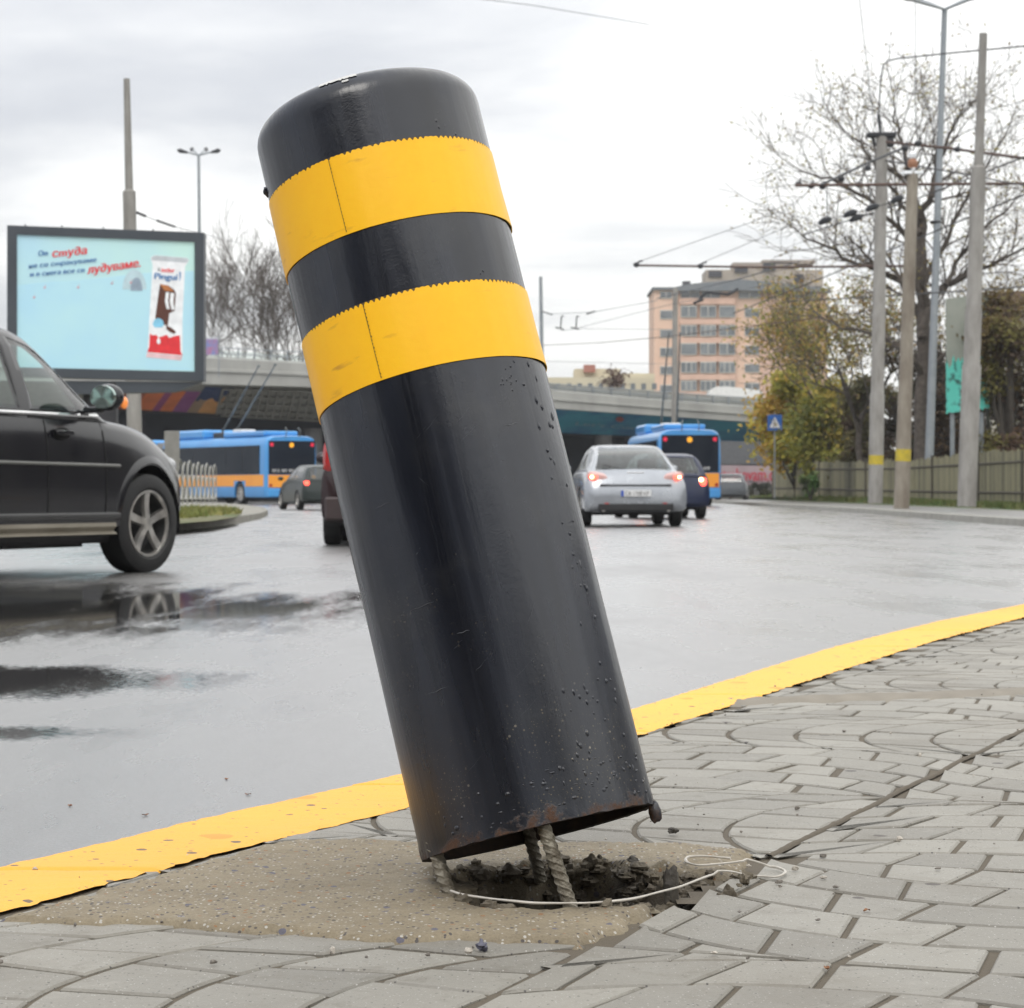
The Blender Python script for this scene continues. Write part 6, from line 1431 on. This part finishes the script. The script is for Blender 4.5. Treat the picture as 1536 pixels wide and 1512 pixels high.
# white low structure at the far right behind the hedge
rb0 = Vector((W(1510, 736, 150).x, 150, 0)); rb = thing('house', 'pale house glimpsed through the branches at the right edge', 'house', rb0)
b = MB(rb0); FB(b, 1488, 455, 1640, 740, 150, 12); b.build('wall', M('house_wall', (.46, .43, .37), .85, scale=.3), rb)
b = MB(rb0); b.prism([W(1480, 456, 149), W(1500, 438, 149), W(1640, 430, 149), W(1640, 456, 149)], (0, 14, 0)); b.build('roof', M('house_roof', (.16, .10, .08), .8), rb)
for i, x in enumerate((1496, 1518, 1545)):
    b = MB(rb0); FB(b, x, 462, x+10, 478, 149.9, .15); b.build('window', M('dark_glass', (0, 0, 0), .2), rb)

# ------------------------------------------------------------ trees
barkm = M('bark', (.06, .05, .042), .95, col2=(.12, .10, .085), scale=6, bump=.4, bscale=25); twigm = M('twig', (.075, .06, .05), .9, col2=(.12, .10, .085), scale=3)
def tree(name, label, base, height, r0, seed, levels=5, nb=(3, 4), spread=.75, up=.25, ratio=(.62, .80), first=.35, leaf_cols=None, leaf_n=0, leaf=.09, lean=(0, 0), cat='tree', group=None, bark=None, gnarl=.16, maxseg=9000, minr=.006, guides=None, gY=94):
    rg = random.Random(seed); root = thing(name, label, cat, base, 0, group); T_ = MB(); C_ = MB(); ends = []; cnt = [0]
    def go(p, d, L, r, lv):
        cnt[0] += 1
        if cnt[0] > maxseg: return
        n = 5 if lv < 2 else 4 if lv < 3 else 3; pts_ = [p]; q = p.copy(); dd = d.copy(); rr = [r]
        for i in range(n):
            dd = (dd+Vector((rg.gauss(0, gnarl), rg.gauss(0, gnarl), rg.gauss(0, gnarl*.6)+up*.12))).normalized(); q = q+dd*L/n; pts_.append(q.copy()); rr.append(max(minr, r*(1-.42*(i+1)/n)))
        (T_ if lv < 3 else C_).tube(pts_, rr, 8 if lv < 2 else 5 if lv < 3 else 3, cap=False)
        if lv >= levels-1: ends.append((pts_[-1], dd)); ends.append((pts_[1], dd))
        if lv >= levels: return
        k = rg.randint(*nb)
        for i in range(k):
            t = 1.0 if i == 0 else rg.uniform(.35 if lv else first+.15, 1); j = min(n-1, int(t*n)); a = pts_[j].lerp(pts_[min(j+1, n)], t*n-j if j < n else 1); 
            an = rg.uniform(.25, .55)*spread*1.6 if i == 0 else rg.uniform(.5, 1.15)*spread*1.3; az = rg.random()*6.283; e = dd.orthogonal().normalized(); e = Matrix.Rotation(az, 3, dd) @ e
            nd = (dd*math.cos(an)+e*math.sin(an)+Vector((0, 0, up*.35))).normalized(); go(a, nd, L*rg.uniform(*ratio), max(minr, rr[j]*rg.uniform(.55, .78)), lv+1)
    L0 = height*first
    if guides:
        bo_ = Vector(base)
        for gl_, ra, rb, lv, every, ln in guides:
            pts_ = []; dy = 0
            for q_ in range(len(gl_)): dy += rg.gauss(0, .35) if lv > 1 else 0; pts_.append(W(gl_[q_][0], gl_[q_][1], gY+dy)-bo_)
            fin = [pts_[0]]
            for a_, c_ in zip(pts_, pts_[1:]):
                for t_ in (.33, .67, 1): fin.append(a_.lerp(c_, t_)+Vector((rg.gauss(0, .05), rg.gauss(0, .05), rg.gauss(0, .05)))*(0 if t_ == 1 and c_ is pts_[-1] else 1))
            m_ = len(fin); rr_ = [lerp(ra, rb, (i/(m_-1))**.8) for i in range(m_)]; T_.tube(fin, rr_, 8, cap=False)
            if lv < 1: continue
            for i in range(2, m_):
                for _ in range(every):
                    d_ = (fin[i]-fin[i-1]).normalized(); e = Matrix.Rotation(rg.random()*6.28, 3, d_) @ d_.orthogonal().normalized(); an = rg.uniform(.4, 1.1)
                    go(fin[i], (d_*math.cos(an)+e*math.sin(an)+Vector((0, 0, .25))).normalized(), ln*rg.uniform(.6, 1.2), max(minr, rr_[i]*rg.uniform(.3, .55)), 3)
            go(fin[-1], (fin[-1]-fin[-2]).normalized(), ln, rr_[-1], 3)
    else: go(Vector((0, 0, 0)), Vector((lean[0], lean[1], 1)).normalized(), L0, r0, 0)
    zm = max(v.z for v in C_.v+T_.v); k = 1 if guides else height/zm
    for m_ in (T_, C_): m_.v = [v*k for v in m_.v]
    T_.build('trunk', bark or barkm, root, smooth=True, fix=False)
    mats = [twigm]
    if leaf_cols:
        for i, cc in enumerate(leaf_cols):
            m_ = M('leaf_%s_%d_%d' % (name, seed, i), cc, .7, scale=1.5); m_.name = 'foliage'; mats.append(m_)
        for i in range(leaf_n):
            p, d = rg.choice(ends); p = p*k+Vector((rg.gauss(0, .25), rg.gauss(0, .25), rg.gauss(0, .22))); C_.m = rg.randint(1, len(leaf_cols)); s = leaf*rg.uniform(.6, 1.4); a = Vector((rg.gauss(0, 1), rg.gauss(0, 1), rg.gauss(0, 1))).normalized(); e = a.orthogonal().normalized()
            C_.quad(p-a*s, p+e*s*.65, p+a*s, p-e*s*.65)
    C_.build('crown', mats, root, fix=False)
    return root
def tb(px, Y, z=.3): q = W(px, 736, Y); return (q.x, q.y, z)
GD = [([(1384, 745), (1384, 640), (1383, 540), (1382, 450), (1380, 380), (1380, 322)], .33, .20, 0, 0, 0),
      ([(1380, 325), (1371, 285), (1359, 250), (1350, 205), (1342, 165)], .17, .03, 3, 2, 1.7), ([(1380, 325), (1396, 292), (1404, 258), (1424, 205), (1446, 168)], .16, .03, 3, 2, 1.7),
      ([(1382, 395), (1363, 358), (1327, 320), (1290, 292), (1245, 268), (1205, 258)], .15, .03, 3, 2, 1.6), ([(1382, 475), (1350, 425), (1313, 403), (1277, 394), (1238, 367), (1200, 350)], .17, .03, 3, 2, 1.6),
      ([(1383, 505), (1391, 462), (1418, 427), (1458, 408), (1500, 392), (1548, 366)], .20, .04, 3, 2, 1.7), ([(1418, 427), (1440, 382), (1478, 340), (1522, 300)], .10, .03, 3, 2, 1.5),
      ([(1382, 440), (1405, 385), (1432, 335), (1470, 262), (1500, 215)], .12, .03, 3, 2, 1.5), ([(1383, 560), (1352, 525), (1312, 500), (1262, 492), (1222, 468)], .13, .03, 3, 1, 1.5), ([(1383, 560), (1420, 530), (1470, 500), (1530, 470)], .12, .03, 3, 1, 1.5),
      ([(1381, 350), (1355, 310), (1320, 262), (1290, 215), (1262, 190)], .10, .025, 3, 2, 1.5), ([(1404, 258), (1402, 215), (1395, 170)], .07, .02, 3, 2, 1.3)]
tree('bare_tree', 'tall dark bare tree spreading behind the marked concrete poles', tb(1384, 94, .2), 15.6, .36, 12, levels=5, nb=(3, 3), spread=.75, up=.18, ratio=(.60, .78), leaf_cols=[(.30, .26, .07), (.22, .15, .05)], leaf_n=2600, leaf=.07, guides=GD, maxseg=14000, minr=.009)
tree('bare_tree', 'bare brown tree with twiggy crown at the right edge', tb(1500, 104), 11.5, .22, 33, levels=6, nb=(3, 3), spread=.75, up=.2, first=.3, leaf_cols=[(.26, .20, .06)], leaf_n=1500, leaf=.07)
tree('autumn_tree', 'thin half bare tree with yellow brown leaves before the apartment block', tb(1246, 112), 10.2, .16, 21, levels=5, nb=(3, 4), spread=.62, up=.35, first=.34, leaf_cols=[(.42, .34, .06), (.50, .33, .07), (.24, .24, .05)], leaf_n=3200, leaf=.085, minr=.010)
tree('autumn_tree', 'half bare leafy tree between the two left marked poles and the thin tree', tb(1290, 100), 9.5, .16, 28, levels=5, nb=(3, 4), spread=.7, up=.3, first=.34, leaf_cols=[(.34, .28, .06), (.38, .23, .06), (.20, .21, .045)], leaf_n=3500, leaf=.08, minr=.010)
leaf_blob('bush', 'broad yellow green bush beside the pedestrian sign', 'bush', 1202, 628, 118, 2.1, 2.3, 13000, [(.50, .42, .05), (.34, .33, .045), (.56, .36, .06)], .12, 7, 22, ground=.3)
leaf_blob('bush', 'olive green bush rising behind the left end of the wooden fence', 'bush', 1245, 655, 112, 2.0, 2.6, 10000, [(.32, .31, .05), (.44, .34, .06), (.20, .22, .05)], .12, 9, 20, ground=.3)
leaf_blob('bush', 'brown green thicket behind the leftmost marked pole', 'bush', 1300, 650, 106, 1.6, 2.7, 8000, [(.09, .085, .03), (.14, .12, .04), (.10, .06, .035)], .11, 13, 20, ground=.3)
leaf_blob('bush', 'dark brown thicket between the middle pole and the grey hoarding', 'bush', 1375, 620, 100, 1.7, 3.2, 9000, [(.06, .045, .03), (.11, .075, .04), (.07, .075, .03)], .10, 15, 22, ground=.3)
leaf_blob('bush', 'rust brown thicket beneath the grey hoarding', 'bush', 1445, 650, 96, 1.8, 2.0, 8000, [(.08, .045, .03), (.13, .08, .035), (.05, .04, .028)], .10, 17, 22, ground=.3)
leaf_blob('bush', 'tall rust brown hedge at the right edge behind the fence', 'bush', 1520, 580, 92, 1.6, 4.0, 14000, [(.10, .055, .03), (.17, .12, .035), (.08, .05, .03), (.19, .17, .04)], .10, 19, 30, ground=.3)
# bare trees beyond the overpass at the left
labs = ['leftmost bare tree beyond the overpass, right beside the billboard', 'second bare tree beyond the overpass from the billboard', 'third bare tree beyond the overpass from the billboard', 'bare tree beyond the overpass nearest the bollard']
for i, (px, h, sd_) in enumerate(((318, 20.5, 41), (368, 22.0, 42), (412, 23.0, 43), (452, 21.0, 47))):
    tree('bare_tree', labs[i], tb(px, 190, 0), h, .30, sd_, levels=6, nb=(3, 3), spread=.46, up=.5, first=.40, group='bare trees beyond the overpass', ratio=(.66, .84), bark=twigm, minr=.022)
tree('bare_tree', 'small dark bush like tree on the overpass before the cream building', tb(924, 200, 7.2), 3.4, .09, 51, levels=5, nb=(3, 3), spread=.6, up=.5, first=.3, leaf_cols=[(.12, .07, .05)], leaf_n=500, leaf=.12)

# ------------------------------------------------------------ unseen blocks and trees added to shade the low sky and darken glossy reflections
brk = M('rear_render', (.10, .095, .09), .85, col2=(.14, .13, .12), scale=.2)
for i, (x, y, wd, dp, h, lab) in enumerate(((-34, -30, 22, 12, 16, 'tall grey block of flats standing across the road to the rear left'), (-7, -34, 20, 12, 19, 'tallest grey block of flats directly to the rear'), (22, -30, 18, 12, 15, 'lower grey block of flats to the rear right'), (47, 38, 12, 56, 13, 'long grey block of flats far out to the right'))):
    t = thing('rear_building', lab, 'building', (x, y, 0)); b = MB(); b.box((0, 0, h/2), (wd, dp, h)); b.build('wall', brk, t)
    b = MB(); b.box((0, 0, h+.25), (wd+.8, dp+.8, .5)); b.build('roof', greyr, t)
for i, (x, y, h) in enumerate(((-12, -13, 8.5), (4.2, -15, 9.5), (13, -12, 8))):
    tree('street_tree', ['leafless street tree behind the camera on the left', 'leafless street tree straight behind the camera', 'leafless street tree behind the camera on the right'][i], (x, y, 0), h, .2, 70+i, levels=4, nb=(3, 4), minr=.02, leaf_cols=[(.10, .09, .04)], leaf_n=2500, leaf=.16)
for m in bpy.data.materials:
    if m.name.startswith('foliage'):
        nt = m.node_tree; pb = nt.nodes['Principled BSDF']; ou = [n for n in nt.nodes if n.type == 'OUTPUT_MATERIAL'][0]; tr = N(nt, 'ShaderNodeBsdfTranslucent'); mxs = N(nt, 'ShaderNodeMixShader', Fac=.35)
        nt.links.new(pb.inputs['Base Color'].links[0].from_socket, tr.inputs[0]); nt.links.new(pb.outputs[0], mxs.inputs[1]); nt.links.new(tr.outputs[0], mxs.inputs[2]); nt.links.new(mxs.outputs[0], ou.inputs[0])
# ------------------------------------------------------------ damp air
hm = bpy.data.materials.new('damp_air'); hm.use_nodes = True; nt = hm.node_tree; nt.nodes.clear(); o_ = N(nt, 'ShaderNodeOutputMaterial'); v_ = nt.nodes.new('ShaderNodeVolumePrincipled')
v_.inputs['Color'].default_value = (.93, .95, .97, 1); v_.inputs['Density'].default_value = .00028; v_.inputs['Anisotropy'].default_value = .2; nt.links.new(v_.outputs[0], o_.inputs['Volume'])
b = MB(); b.box((0, 480, 24), (1400, 1100, 50.2)); hz_ = tag(b.build('haze', hm), kind='stuff')

leaf_blob('shrub', 'fresh green shrub growing against the wooden fence at its left end', 'shrub', 1216, 722, 108, .45, .75, 900, [(.07, .16, .03), (.10, .14, .03)], .09, 61, 8, ground=.2)
